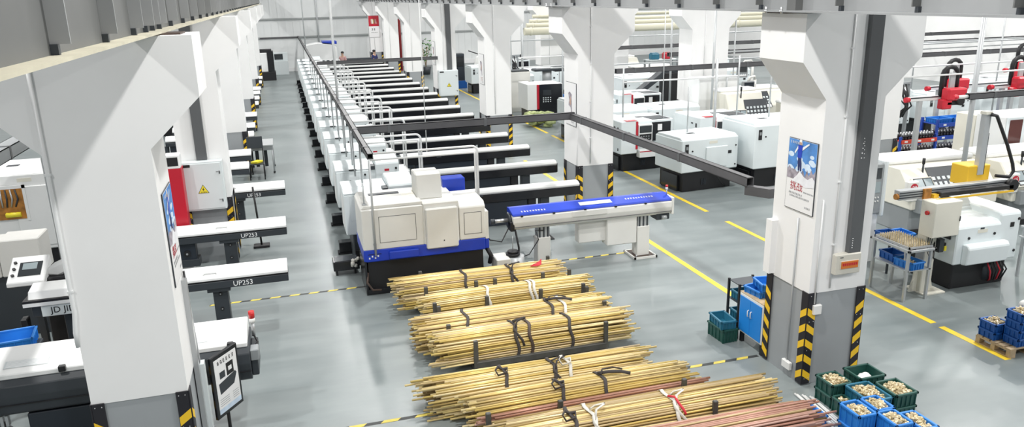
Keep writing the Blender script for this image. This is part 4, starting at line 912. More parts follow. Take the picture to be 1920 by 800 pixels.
for i, (l, x, y) in enumerate(lab2):
    q = [s1, pt_, pr_][i % 3]
    dup(q, (x, y, 0), R(random.uniform(-3, 3)), '%s lathe in the right hall, %s' % (['cream', 'tall pale', 'white'][i % 3], l), ['cream lathes of the right bay', 'white lathes of the right bay', 'white lathes of the right bay'][i % 3], ch=[c for c in q.children if not c.name.startswith('number_badge')])
for i, (x, y, l) in enumerate(((23.5, 17.3, 'pale lathe below the rightmost red gantry'), (23.8, 21.5, 'pale lathe far right behind the rightmost red gantry'), (26.4, 19.0, 'pale lathe at the far right hall wall'), (13.0, 28.5, 'white lathe before the far third-row columns'))):
    dup([pr_, pt_][i % 2], (x, y, 0), 0, l, 'white lathes of the right bay')
# white cabinets at the third-row column
t = thing('switch_cabinet', 'big white switch cabinet standing against the third-row column', 'cabinet', (13.75, 22.9, 0))
b = MB(); b.box(-0.72, 0.72, -0.35, 0.35, 0.1, 2.2, 'machine_white', 0.015); b.box(-0.7, 0.7, -0.33, 0.33, 0, 0.1, 'charcoal'); b.build('body', t)
for s in (-1, 1):
    b = MB(); b.box(0.01 if s > 0 else -0.70, 0.70 if s > 0 else -0.01, -0.365, -0.35, 0.14, 2.16, 'machine_white', 0.004); d = b.build('door', t)
    b = MB(); b.box(s * 0.08 - 0.012, s * 0.08 + 0.012, -0.385, -0.365, 1.0, 1.2, 'charcoal'); b.build('handle', d)
pipe('cabinet_pipe', [(13.95, 22.5, 2.25), (13.98, 22.42, 2.2), (13.98, 22.42, 1.2)], 0.03, 'pipe_grey', 'bent grey pipe in front of the big white switch cabinet', 'pipe')
t = thing('switch_cabinet', 'plain grey white cabinet with a drop mark, beyond the third right column', 'cabinet', (10.0, 34.0 - 2.6, 0))
b = MB(); b.box(-0.6, 0.35, 0.9, 1.6, 0.0, 1.75, 'machine_beige', 0.015); b.box(-0.5, 0.3, 0.9, 1.5, 1.75, 1.8, 'charcoal'); b.build('body', t)
b = MB(); b.box(-0.55, 0.30, 0.885, 0.9, 0.15, 1.7, 'machine_beige', 0.004); b.cyl((-0.1, 0.88, 1.0), (-0.1, 0.885, 1.0), 0.06, 'charcoal', 10); b.build('door', t)
b = MB()
for k in range(26): b.ball((9.0 + random.uniform(0, .9), 28.3 + random.uniform(-.4, .5), random.uniform(.05, .5)), random.uniform(.12, .22), 'sack_green', 1, (1.3, 1, .6))
tag(b.build('sack_pile'), 'pile of pale green sacks on the floor beside the third right column', 'sacks', None, 'stuff')
# trolley with blue crates beside the black-fronted machine
t = thing('work_trolley', 'black trolley beside the black-fronted machine', 'trolley', (11.5, 29.4, 0))
for x in (-0.3, 0.3):
    for y in (-0.3, 0.3):
        b = MB(); b.cyl((x, y, 0), (x, y, 1.1), 0.02, 'black', 6); b.build('post', t)
for z in (0.3, 0.95):
    b = MB(); b.box(-0.33, 0.33, -0.33, 0.33, z, z + 0.03, 'charcoal'); b.build('shelf_board', t)
crate('plastic_crate', 'blue crate on the upper shelf of the black trolley', 0.55, 0.5, 0.3, 'crate_blue', (11.5, 29.4, 0.98), 0)
crate('plastic_crate', 'blue crate on the lower shelf of the black trolley', 0.55, 0.5, 0.25, 'crate_navy', (11.5, 29.4, 0.33), 0)

# ------------------------------------------------------------------ gantry loading machine in the right foreground
t = thing('gantry_lathe', 'pale machine with boxy rear cover standing behind the part tray table', 'lathe', (10.35, 9.45, 0))
b = MB(); b.box(0.15, 1.3, 0.15, 1.1, 0.0, 0.5, 'black', 0.02); b.build('base', t)
b = MB(); b.prism([(0, 0.5), (0, 1.14), (0.08, 1.2), (0.62, 1.22), (0.62, 0.5)], 'x', 0, 0.92, 'machine_cool', 0.02); b.build('front_cover', t)
b = MB(); b.prism([(0.02, 0.48), (0.02, 1.28), (0.06, 1.32), (1.1, 1.34), (1.1, 0.48)], 'x', 0.90, 1.34, 'machine_cool', 0.02); b.prism([(0.6, 0.5), (0.6, 1.22), (0.75, 1.42), (1.1, 1.45), (1.1, 0.5)], 'x', 0.3, 0.95, 'machine_cool', 0.02); b.build('rear_cover', t)
b = MB(); b.prism([(-0.12, 0.52), (-0.14, 0.80), (-0.10, 0.86), (0.0, 0.86), (0.0, 0.50)], 'x', 0.14, 1.0, 'machine_cool', 0.015); b.build('coolant_cover', t)
b = MB(); b.box(-0.012, 0, 0.12, 0.45, 0.92, 1.1, 'black'); b.box(-0.012, 0, 0.2, 0.42, 0.78, 0.84, 'black'); b.build('side_opening', t)
b = MB(); b.box(0.42, 0.62, -0.006, 0, 1.02, 1.08, 'machine_cream'); b.box(0.47, 0.55, -0.006, 0, 1.085, 1.11, 'charcoal'); b.box(1.12, 1.2, 0.012, 0.02, 1.05, 1.13, 'black'); b.build('nameplate', t)
b = MB()
for (x, y, z) in ((0.25, 0, 0.95), (0.78, 0, 0.98), (1.29, 0.02, 1.18), (1.28, 0.02, 0.62)): b.cyl((x, y - 0.01, z), (x, y, z), 0.025, 'black', 8)
b.build('latches', t)
b = MB()
for k in range(6): b.tube([(0.8 + .06 * k, 0.1, 0.5), (0.82 + .07 * k, 0.0, 0.3), (0.9 + .05 * k, 0.06, 0.12), (1.0 + .05 * k, 0.2, 0.03)], 0.014, 'black' if k % 3 else 'machine_red')
b.cyl((0.9, 0.2, 0.1), (0.9, 0.2, 0.42), 0.1, 'charcoal', 10); b.build('hose', t)
t = thing('gantry_loader', 'gantry loader with cream control box, grey beam, yellow carriage and black chain', 'loader', (9.98, 9.72, 0))
b = MB(); b.box(-0.08, 0.14, -0.1, 0.1, 0.02, 1.62, 'machine_cream', 0.012); b.prism([(-0.22, 0.02), (0.26, 0.02), (0.14, 0.45), (-0.08, 0.45)], 'y', -0.02, 0.02, 'machine_cream'); b.box(-0.1, 0.34, -0.22, 0.22, 0.0, 0.03, 'machine_cream', 0.004); b.build('column_post', t)
b = MB(); b.box(-0.20, 0.34, -0.32, -0.02, 1.05, 1.64, 'machine_cream', 0.012); c = b.build('control_box', t)
b = MB(); b.cyl((-0.235, -0.18, 1.45), (-0.20, -0.18, 1.45), 0.035, 'lamp_red', 12); b.build('stop_button', c)
b = MB(); b.box(0.31, 0.32, -0.335, -0.32, 1.3, 1.38, 'charcoal'); b.build('handle', c)
b = MB(); b.box(-0.62, 1.65, 0.02, 0.14, 1.64, 1.80, 'pipe_grey', 0.004)
for z in (1.67, 1.71, 1.75): b.box(-0.62, 1.65, 0.014, 0.02, z, z + 0.018, 'charcoal')
b.build('beam', t)
b = MB(); b.box(0.1, 1.62, -0.10, 0.0, 1.66, 1.74, 'black', 0.01); b.box(0.0, 1.6, -0.13, -0.10, 1.62, 1.645, 'robot_yellow'); b.cyl((1.62, -0.1, 1.72), (1.62, 0.0, 1.72), 0.10, 'black', 14); b.build('cable_track', t)
b = MB(); b.box(-0.16, -0.02, -0.02, 0.02, 1.62, 1.8, 'orange_cavity'); b.box(0.0, 0.1, -0.06, 0.02, 1.63, 1.7, 'robot_yellow'); b.cyl((-0.66, 0.06, 1.7), (-0.62, 0.06, 1.7), 0.05, 'orange_cavity', 8); b.build('gripper', t)
b = MB(); b.box(0.86, 1.32, 0.14, 0.5, 1.72, 2.06, 'robot_yellow', 0.012); b.build('carriage', t)
b = MB(); b.box(1.04, 1.16, 0.12, 0.22, 1.9, 2.92, 'pipe_grey', 0.006); b.box(1.16, 1.19, 0.14, 0.2, 1.9, 2.6, 'charcoal'); b.box(1.03, 1.17, 0.11, 0.23, 2.92, 2.97, 'machine_cream'); b.build('vertical_rail', t)
b = MB(); b.tube([(1.12, 0.1, 2.92), (1.20, 0.06, 2.90), (1.45, 0.0, 2.4), (1.60, -0.02, 2.08), (1.62, -0.04, 1.95), (1.55, -0.04, 1.86), (1.35, 0.05, 1.88)], 0.035, 'black', 8, 0.8); b.build('drag_chain', t)
b = MB()
for k in range(3): b.tube([(-0.05 + .05 * k, -0.1, 1.06), (-0.14 + .03 * k, -0.2, 0.8), (-0.02 + .04 * k, -0.16, 0.62), (0.1, -0.1, 0.9)], 0.008, 'black')
b.box(0.15, 0.24, -0.16, -0.06, 0.72, 0.95, 'charcoal'); b.box(0.25, 0.29, -0.17, -0.15, 0.74, 0.82, 'warning_yellow'); b.build('cable', t)
# part tray table
t = thing('part_table', 'steel table holding the tray of brass turned parts', 'table', (9.62, 9.80, 0))
b = MB()
for (x0, x1, y0, y1) in ((-0.29, 0.25, -0.44, -0.40), (-0.29, 0.25, 0.40, 0.44), (-0.29, -0.25, -0.44, 0.44), (0.21, 0.25, -0.44, 0.44)): b.box(x0, x1, y0, y1, 0.86, 0.90, 'steel', 0.004)
b.build('frame', t)
for x in (-0.24, 0.2):
    for y in (-0.38, 0.38):
        b = MB(); b.box(x - 0.02, x + 0.02, y - 0.02, y + 0.02, 0, 0.86, 'pipe_grey'); b.build('leg', t)
b = MB(); b.tube([(-0.24, -0.3, 0.85), (-0.1, -0.2, 0.45), (0.1, -0.05, 0.1)], 0.018, 'pipe_grey'); b.build('brace', t)
b = MB(); b.box(-0.24, 0.22, -0.40, 0.40, 0.52, 0.54, 'pipe_grey'); b.build('lower_board', t)
b = MB(); b.box(-0.22, 0.23, -0.36, 0.38, 0.90, 0.915, 'steel', 0.003)
for (x0, x1, y0, y1) in ((-0.24, 0.25, -0.38, -0.36), (-0.24, 0.25, 0.38, 0.40), (-0.24, -0.22, -0.38, 0.4), (0.23, 0.25, -0.38, 0.4)): b.box(x0, x1, y0, y1, 0.90, 0.935, 'steel')
o = b.build('part_tray'); o.location = (9.62, 9.80, 0.001); tag(o, 'steel tray full of upright brass parts on the table by the gantry loader', 'tray')
b = MB(); b.cyl((0, 0, 0), (0, 0, 0.035), 0.014, 'brass_fitting', 7); b.cyl((0, 0, 0.035), (0, 0, 0.06), 0.009, 'brass_fitting', 7); pin = b.mesh('turned_part')
for i in range(9):
    for j in range(14):
        tag(put('turned_part', pin, None, (9.44 + 0.047 * i, 9.48 + 0.05 * j, 0.917)), 'small brass part standing in the tray on the steel table', 'brass part', 'brass parts in the tray')
crate('plastic_crate', 'blue crate with a few parts under the part tray, nearer the lane', 0.26, 0.38, 0.13, 'crate_blue', (9.56, 9.58, 0.541), R(4))
fill(0.26, 0.38, 0.06, (9.56, 9.58, 0.541), R(4), 14, 'the blue crate under the part tray', 0.03)
crate('plastic_crate', 'blue crate under the part tray, farther from the lane', 0.26, 0.34, 0.13, 'crate_navy', (9.6, 9.98, 0.541), R(-3))
# second tray table cut by the right frame edge
t = thing('part_table', 'part table with brown crate cut off by the right edge of the photo', 'table', (12.35, 9.35, 0))
for z in (0.72, 0.9):
    b = MB(); b.box(-0.3, 0.35, -0.4, 0.4, z, z + 0.03, 'pipe_grey', 0.003); b.build('board', t)
for x in (-0.26, 0.3):
    for y in (-0.35, 0.35):
        b = MB(); b.box(x - 0.02, x + 0.02, y - 0.02, y + 0.02, 0, 0.9, 'pipe_grey'); b.build('leg', t)
for i in range(6):
    for j in range(8): tag(put('turned_part', pin, None, (12.10 + 0.05 * i, 9.05 + 0.06 * j, 0.931)), 'small brass part standing on the table cut by the right edge', 'brass part', 'brass parts on the edge table')
crate('plastic_crate', 'brown crate on the lower board of the table at the right edge', 0.4, 0.5, 0.13, 'wood', (12.35, 9.3, 0.751), 0)
# control panel pedestal of a machine half hidden by the poster column
t = thing('control_pedestal', 'grey green control pedestal half hidden by the poster column', 'control panel', (10.12, 11.2, 0))
b = MB(); b.box(-0.15, 0.22, -0.05, 0.3, 0.95, 1.9, 'machine_grey', 0.02); b.box(0.18, 0.26, -0.08, 0.32, 0.9, 1.95, 'box_grey', 0.02); b.box(-0.1, 0.2, 0, 0.3, 0.0, 0.95, 'machine_white', 0.01); b.build('housing', t)
b = MB(); b.box(-0.10, 0.14, -0.056, -0.05, 1.62, 1.82, 'screen_dark'); b.box(-0.10, 0.14, -0.056, -0.05, 1.36, 1.56, 'screen')
for i in range(4):
    for j in range(2): b.cyl((-0.07 + .06 * i, -0.065, 1.2 + .07 * j), (-0.07 + .06 * i, -0.05, 1.2 + .07 * j), 0.014, 'plastic_white', 8)
b.build('screen', t)
t = thing('side_table', 'small table with blue crates behind the poster column', 'table', (10.35, 10.75, 0))
b = MB(); b.box(-0.3, 0.3, -0.2, 0.2, 0.55, 0.58, 'charcoal'); b.build('board', t)
for x in (-0.27, 0.27):
    for y in (-0.17, 0.17):
        b = MB(); b.box(x - 0.015, x + 0.015, y - 0.015, y + 0.015, 0, 0.55, 'charcoal'); b.build('leg', t)
crate('plastic_crate', 'blue crate on the small table behind the poster column', 0.3, 0.36, 0.14, 'crate_navy', (10.2, 10.75, 0.581), 0)
crate('plastic_crate', 'second blue crate on the small table, closer to the gantry machine', 0.26, 0.36, 0.12, 'crate_blue', (10.5, 10.75, 0.581), 0)
# tall machine cabinet with brown window at the right edge
t = thing('machine_enclosure', 'white machine with dark brown window at the right edge of the photo', 'machine', (15.84, 13.04, 0))
b = MB(); b.box(0, 1.6, 0.6, 1.4, 0.0, 2.05, 'machine_white', 0.05); b.build('housing', t)
b = MB(); b.box(0.05, 0.60, 0.56, 0.6, 1.2, 2.02, 'machine_cool', 0.03); b.box(0.12, 0.50, 0.545, 0.56, 1.29, 1.95, 'window_brown', 0.01); b.build('door_window', t)

# ------------------------------------------------------------------ racks with dark tool holders
def tool_rack(label, x0, x1, y, levels, m, upright):
    t = thing('tool_rack', label, 'rack', ((x0 + x1) / 2, y, 0)); h = (x1 - x0) / 2
    for x in (-h, h):
        for yy in (0, 0.55):
            b = MB(); b.box(x - 0.03, x + 0.03, yy - 0.03, yy + 0.03, 0, upright, 'shelf_blue'); b.build('post', t)
    for z in levels:
        b = MB(); b.box(-h, h, -0.03, 0.58, z, z + 0.02, m); b.box(-h, h, -0.05, -0.02, z - 0.06, z + 0.05, m, 0.004)
        for q in (-0.75, 0.0, 0.75): b.box(h * q - 0.05, h * q + 0.05, -0.056, -0.05, z - 0.025, z + 0.025, 'paper')
        b.build('shelf_board', t)
tool_rack('red shelved rack with rows of dark tool holders', 16.05, 17.25, 16.9, (0.1, 0.48, 0.86), 'shelf_red', 1.0)
tool_rack('blue shelved rack with rows of dark tool holders', 17.45, 19.15, 17.1, (0.08, 0.42, 0.84, 1.20), 'shelf_blue', 1.35)
b = MB(); b.cyl((0, 0, 0), (0, 0, 0.1), 0.045, 'dark_part', 8); b.cyl((0, 0, 0.1), (0, 0, 0.13), 0.055, 'dark_part', 8); b.cyl((0, 0, 0.13), (0, 0, 0.2), 0.035, 'steel', 8, 0.02); th_ = b.mesh('tool_holder')
for (x0, n, st, y, z, l) in ((16.15, 11, 0.1, 16.95, 0.881, 'top red shelf'), (16.15, 11, 0.1, 16.95, 0.501, 'middle red shelf'), (17.56, 15, 0.107, 17.15, 0.861, 'upper blue shelf'), (17.56, 15, 0.107, 17.15, 0.441, 'lower blue shelf')):
    for r_ in range(2):
        for k in range(n): tag(put('tool_holder', th_, None, (x0 + st * k, y + 0.18 * r_, z)), 'dark tool holder standing in the row on the ' + l, 'tool holder', 'tool holders on the ' + l)
for k in range(3): crate('plastic_crate', 'flat blue crate on the top board of the blue rack, %s from the left' % ORD[k], 0.5, 0.45, 0.13, 'crate_blue', (17.78 + 0.54 * k, 17.4, 1.221), 0)
# ------------------------------------------------------------------ red headed gantry robots further back
def red_gantry(label, x0, x1, y, z, hx):
    t = thing('gantry_robot', label, 'robot', (x0, y, 0), 0, 'red headed gantry robots'); L = x1 - x0
    b = MB(); b.box(0, L, -0.06, 0.06, z, z + 0.12, 'pipe_white', 0.01); b.box(0, L, -0.07, -0.06, z + 0.08, z + 0.11, 'charcoal'); b.cyl((-0.12, 0, z + .05), (0, 0, z + .05), 0.07, 'robot_red', 8); b.build('beam', t)
    for q in (0.35, L - 0.3):
        b = MB(); b.box(q - 0.06, q + 0.06, -0.05, 0.05, 0, z, 'pipe_grey', 0.006); b.build('post', t)
    h = hx - x0
    b = MB(); b.box(h - 0.32, h + 0.3, -0.34, -0.07, z + 0.0, z + 0.32, 'robot_red', 0.04); b.box(h - 0.42, h - 0.12, -0.3, -0.08, z - 0.22, z + 0.04, 'robot_red', 0.03); b.build('carriage', t)
    b = MB(); b.cyl((h + 0.1, -0.36, z - 0.02), (h + 0.1, -0.1, z - 0.02), 0.11, 'black', 10); b.box(h - 0.3, h + 0.2, -0.3, -0.1, z - 0.12, z - 0.02, 'black', 0.02); b.build('gripper', t)
    b = MB(); pts = [(h - 0.3, -0.05, z + 0.1), (h - 0.3, -0.05, z + 0.62)] + [(h - 0.06 - 0.24 * math.cos(a), -0.05, z + 0.65 + 0.2 * math.sin(a)) for a in [math.pi * k / 6 for k in range(7)]] + [(h + 0.18, -0.05, z + 0.6), (h + 0.18, -0.05, z + 0.25)]
    b.tube(pts, 0.06, 'black', 8); b.build('cable_chain', t)
    b = MB(); b.box(h - 0.1, h + 0.06, -0.12, -0.06, z + 0.1, z + 0.7, 'pipe_grey', 0.006); b.build('vertical_rail', t)
    return t
red_gantry('red headed gantry robot nearest the poster column', 15.5, 19.2, 16.2, 2.08, 16.75)
red_gantry('second red headed gantry robot, right of the tall pole', 18.1, 22.0, 18.2, 2.02, 18.93)
red_gantry('third red headed gantry robot above the dark tray', 19.0, 23.0, 16.9, 2.15, 19.85)
red_gantry('red headed gantry robot cut by the right edge', 22.3, 26.0, 19.4, 2.25, 22.9)
# trays, poles and ducts of the right hall
for (x0, x1, y, z, l) in ((13.9, 32, 31.0, 2.6, 'farthest of the three parallel dark trays over the right hall'), (14.0, 32, 26.6, 2.6, 'middle one of the three parallel dark trays over the right hall'), (9.9, 32, 22.2, 2.55, 'nearest of the three parallel dark trays over the right hall')):
    tray('busway', (x0, y, z), (33.58, y, z), l, 0.16, 0.15)
tray('busway', (12.9, 12.0, 2.80), (17.5, 12.0, 2.80), 'dark tray with red tip above the cream lathes at the right', 0.12, 0.12)
b = MB(); b.cyl((12.62, 12.0, 2.86), (12.9, 12.0, 2.86), 0.035, 'plastic_white', 8); b.cyl((12.54, 12.0, 2.86), (12.64, 12.0, 2.86), 0.05, 'robot_red', 8); tag(b.build('tray_end_lamp'), 'white rod with red tip at the end of the dark tray', 'lamp')
for k, (z, y, r, l) in enumerate(((3.16, 38, 0.19, 'thickest and lowest'), (3.42, 38.6, 0.13, 'second'), (3.62, 39, 0.11, 'third'), (3.85, 39.4, 0.09, 'uppermost and thinnest'))):
    b = MB(); b.cyl((11.9 + 0.3 * k, y, z), (33.58, y, z), r, 'duct_cream', 14)
    for q in range(5): b.cyl((12.2 + 0.3 * k + 4 * q, y, z), (12.28 + 0.3 * k + 4 * q, y, z), r * 1.12, 'duct_cream', 14)
    tag(b.build('air_duct'), 'cream air duct high in the right hall, %s of four' % l, 'duct', 'cream ducts of the right hall')
for k, (x, y, z0, z1, r, l) in enumerate(((9.3, 20.3, 1.5, 2.9, .025, 'behind the red-striped lathe by the lane'), (10.0, 17.8, 1.42, 2.6, .02, 'standing on the plain lathe by the lane'), (11.24, 18.55, 0.0, 3.2, .04, 'thick, between the plain and the tall lathe'), (10.2, 19.6, 1.5, 4.9, .015, 'thin and long above the red-striped lathe'), (11.7, 18.2, 1.7, 3.3, .022, 'on the tall pale lathe, left one'), (12.3, 17.6, 1.7, 3.3, .022, 'on the tall pale lathe, right one'), (9.6, 24.0, 1.5, 4.9, .015, 'thin, two lathes behind the red-striped one'), (12.9, 21.5, 0.0, 4.9, .04, 'floor to beam, left of the white switch cabinet'), (13.04, 12.0, 0, 4.95, .055, 'tall and stout behind the yellow carriage'), (10.82, 12.45, 0.0, 4.5, .022, 'close beside the poster column'), (16.6, 21.9, 1.6, 4.9, .03, 'behind the red rack'), (19.4, 21.9, 1.6, 4.9, .03, 'behind the blue rack'), (14.1, 26.55, 0, 4.9, .04, 'by the middle dark tray'), (11.6, 31.6, 0, 4.0, .04, 'behind the black trolley'), (10.4, 33.6, 0, 4.6, .05, 'far behind the black-fronted machine'), (13.9, 9.9, 0, 3.2, .03, 'slim steel, at the right frame edge'))):
    pipe('steel_pole', [(x, y, z0), (x, y, z1)], r, 'pipe_grey', 'grey vertical pole in the right hall, ' + l, 'pole', 'vertical poles of the right hall')
for k, (y, z, x0, x1, l) in enumerate(((20.3, 2.5, 9.3, 13.3, 'over the red-striped lathes'), (24.0, 2.45, 9.5, 14, 'over the far lathes'), (16.0, 2.75, 15, 24, 'just above the red gantry robots'), (18.0, 2.75, 16, 25, 'behind the red gantry robots'), (31.6, 2.4, 9.6, 13, 'behind the black-fronted machine'), (31.6, 2.0, 9.6, 13, 'lower, behind the black-fronted machine'))):
    pipe('air_pipe', [(x0, y, z), (x1, y, z)], 0.025, 'pipe_white', 'white horizontal pipe in the right hall, ' + l, 'pipe', 'horizontal pipes of the right hall')
# far pale machines with arms behind the third right column
t = thing('milling_machine', 'grey drilling machine with dark round table, far behind the black-fronted machine', 'machine', (11.6, 33.6, 0))
b = MB(); b.box(-0.4, 0.4, -0.1, 0.5, 0, 1.0, 'machine_grey', 0.03); b.cyl((0, 0.1, 1.0), (0, 0.1, 1.6), 0.22, 'pipe_grey', 12); b.build('pedestal', t)
b = MB(); b.box(-0.7, 0.6, -0.25, 0.3, 1.6, 1.7, 'charcoal', 0.02); b.box(0.3, 0.9, -0.2, 0.2, 1.55, 1.65, 'black', 0.02); b.build('table_plate', t)

# ------------------------------------------------------------------ left bay seen past the near left column
l1 = bay_lathe('white lathe left of the near column, orange lit work area open', (-5.75, 15.9, 0), 0, 1.7, 1.4, 2.05, 'rear', 'machine_white', None)
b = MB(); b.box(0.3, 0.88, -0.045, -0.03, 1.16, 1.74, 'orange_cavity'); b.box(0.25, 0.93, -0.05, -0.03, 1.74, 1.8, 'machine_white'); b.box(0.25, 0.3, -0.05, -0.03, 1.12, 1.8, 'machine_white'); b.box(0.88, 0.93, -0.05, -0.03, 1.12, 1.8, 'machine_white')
for k in range(6): b.tube([(0.36 + .08 * k, -0.05, 1.73), (0.34 + .09 * k, -0.06, 1.55), (0.38 + .07 * k, -0.05, 1.4)], 0.016, 'charcoal' if k % 2 else 'steel')
b.cyl((0.55, -0.06, 1.25), (0.8, -0.06, 1.25), 0.05, 'warning_yellow', 8); b.build('work_area', l1)
t = thing('chip_conveyor', 'beige two part cover box behind the tilted control panel at the left', 'machine cover', (-4.45, 12.8, 0))
b = MB(); b.box(-0.6, 0.02, 0, 0.55, 1.0, 1.55, 'machine_beige', 0.015); b.build('cover', t)
b = MB(); b.box(0.03, 0.60, 0, 0.55, 1.0, 1.58, 'machine_beige', 0.015); b.cyl((0.4, -0.01, 1.08), (0.4, 0, 1.08), 0.035, 'charcoal', 10); b.build('cover', t)
b = MB(); b.box(-0.55, 0.55, 0.06, 0.5, 0, 1.0, 'charcoal', 0.01); b.build('base', t)
t = thing('operator_console', 'tilted control panel with screen and buttons at the left edge', 'control panel', (-3.62, 11.5, 0))
b = MB(); b.prism([(-0.22, 1.32), (-0.22, 1.38), (0.22, 1.62), (0.26, 1.50), (0.0, 1.32)], 'x', -0.26, 0.2, 'machine_white', 0.01); p = b.build('housing', t)
a = math.atan2(0.24, 0.44)
b = MB(); b.box(-0.12, 0.16, -0.14, 0.12, 0, 0.004, 'screen_dark'); b.box(-0.08, 0.1, -0.02, 0.1, 0.004, 0.006, 'screen')
for i in range(3): b.cyl((-0.18, -0.12 + .12 * i, 0), (-0.18, -0.12 + .12 * i, 0.02), 0.022, 'black', 8)
o = b.build('screen', p); o.location = (-0.02, 0, 1.503); o.rotation_euler = (a, 0, 0)
b = MB(); b.box(-0.04, 0.04, 0.0, 0.1, 0.0, 1.34, 'charcoal'); b.box(-0.2, 0.2, -0.15, 0.2, 0, 0.03, 'charcoal'); b.build('stand', t)
t = thing('handwheel_cover', 'white rounded pointed cover beside the tilted control panel', 'machine cover', (-3.2, 11.6, 0))
b = MB(); b.prism([(-0.28, 1.38), (-0.2, 1.48), (0.18, 1.64), (0.26, 1.58), (0.2, 1.46), (-0.1, 1.34)], 'y', -0.1, 0.12, 'machine_white', 0.03); b.build('cover', t)
b = MB(); b.box(-0.3, 0.5, -0.2, 0.28, 0.0, 1.36, 'black', 0.02); b.build('base', t)
t = thing('bar_feeder', 'small white topped feeder with a lettered plate, left of the near column', 'bar feeder', (-2.9, 11.0, 0))
b = MB(); b.prism([(-0.16, 1.26), (-0.10, 1.36), (0.16, 1.40), (0.18, 1.26)], 'x', -0.62, 0.5, 'machine_white', 0.008); b.box(-0.68, 0.5, -0.2, 0.18, 1.23, 1.262, 'black'); b.box(-0.68, 0.5, -0.2, -0.17, 1.18, 1.23, 'machine_white'); b.build('lid', t)
b = MB(); b.box(-0.48, 0.2, -0.185, -0.165, 1.02, 1.17, 'box_grey', 0.004); pl_ = b.build('name_plate', t)
put('lettering', text_mesh('JD JIDOL', 0.12, 'black', 0.001), pl_, (-0.14, -0.187, 1.10), (math.pi / 2, 0, 0))
b = MB(); b.box(-0.6, 0.5, -0.16, 0.16, 1.02, 1.23, 'charcoal', 0.006); b.build('body', t)
b = MB(); b.box(-0.25, 0.03, -0.12, 0.12, 0.0, 1.02, 'charcoal', 0.01)
for z in (0.5, 0.75): b.cyl((-0.1, -0.13, z), (-0.1, -0.12, z), 0.025, 'steel', 8)
b.build('leg', t)
b = MB(); b.box(-0.78, -0.7, -0.1, 0.05, 0.75, 0.98, 'black', 0.01)
for k in range(4): b.tube([(-0.74, -0.05, 0.78), (-0.78 + .05 * k, -0.1, 0.5), (-0.85 + .12 * k, -0.12, 0.2), (-0.6 + .04 * k, -0.15, 0.03)], 0.012, 'black')
b.build('cable', t)
t = thing('wall_board', 'white notice board leaning behind the small lettered feeder', 'board', (-2.45, 11.9, 0))
b = MB(); b.box(-0.18, 0.18, 0, 0.03, 0.5, 1.05, 'paper', 0.004); b.box(-0.2, 0.2, 0.02, 0.05, 0.0, 0.5, 'machine_grey'); b.build('board', t)
crate('plastic_crate', 'blue crate on a dark stand at the left edge of the photo', 0.55, 0.4, 0.16, 'crate_blue', (-3.55, 10.05, 0.95), R(8))
t = thing('crate_stand', 'dark stand under the blue crate at the left edge', 'stand', (-3.55, 10.05, 0))
b = MB(); b.box(-0.3, 0.3, -0.22, 0.22, 0.9, 0.945, 'charcoal', 0.01); b.build('top', t)
for x in (-0.26, 0.26):
    for y in (-0.18, 0.18):
        b = MB(); b.box(x - 0.025, x + 0.025, y - 0.025, y + 0.025, 0, 0.9, 'black'); b.build('leg', t)
b = MB(); b.box(-0.6, 0.6, -0.5, 0.5, 0, 0.12, 'wood', 0.01); o = b.build('chip_mat'); o.location = (-4.2, 11.0, 0); tag(o, 'brown wooden mat on the floor below the tilted control panel', 'mat')
lt = tray('busway', (-3.72, 7.0, 3.02), (-3.72, 21.0, 3.02), 'broad grey tray running along the left bay beside the near column', 0.22, 0.17, 'machine_grey')
for s_ in (0.3, 12.2):
    b = MB(); b.box(s_ - 0.03, s_ + 0.03, -0.03, 0.03, -3.02, 0.0, 'pipe_grey'); b.build('support_post', lt)
pp = thing('bent_pipe_pair', 'pair of bent steel pipes rising beside the near left column', 'pipe', (-3.5, 12.5, 0))
for dx in (0, 0.1):
    b = MB(); b.tube([(0.35, 0, 2.92 - dx), (0.06 + dx, 0, 2.92 - dx), (0.0 + dx, 0, 2.85 - dx), (0.02 + dx, 0, 0.0)], 0.022, 'steel', 8); b.build('pipe', pp)
for k, (x, y, l) in enumerate(((-5.8, 18.4, 'beyond the orange lit lathe'), (-5.9, 21.4, 'two places beyond the orange lit lathe'), (-8.2, 14.8, 'far left beside the orange lit lathe'), (-8.2, 19.0, 'far left behind the grey tray'), (-5.7, 26.0, 'behind the left row, middle'), (-5.7, 32.0, 'behind the left row, far'), (-5.7, 40.0, 'behind the left row, farthest'))):
    dup(pr_, (x, y, 0), 0, 'white lathe in the left bay, ' + l, 'white lathes of the left bay')
for k, (x, y, L, l) in enumerate(((-4.0, 14.72, 0, ''),)): pass
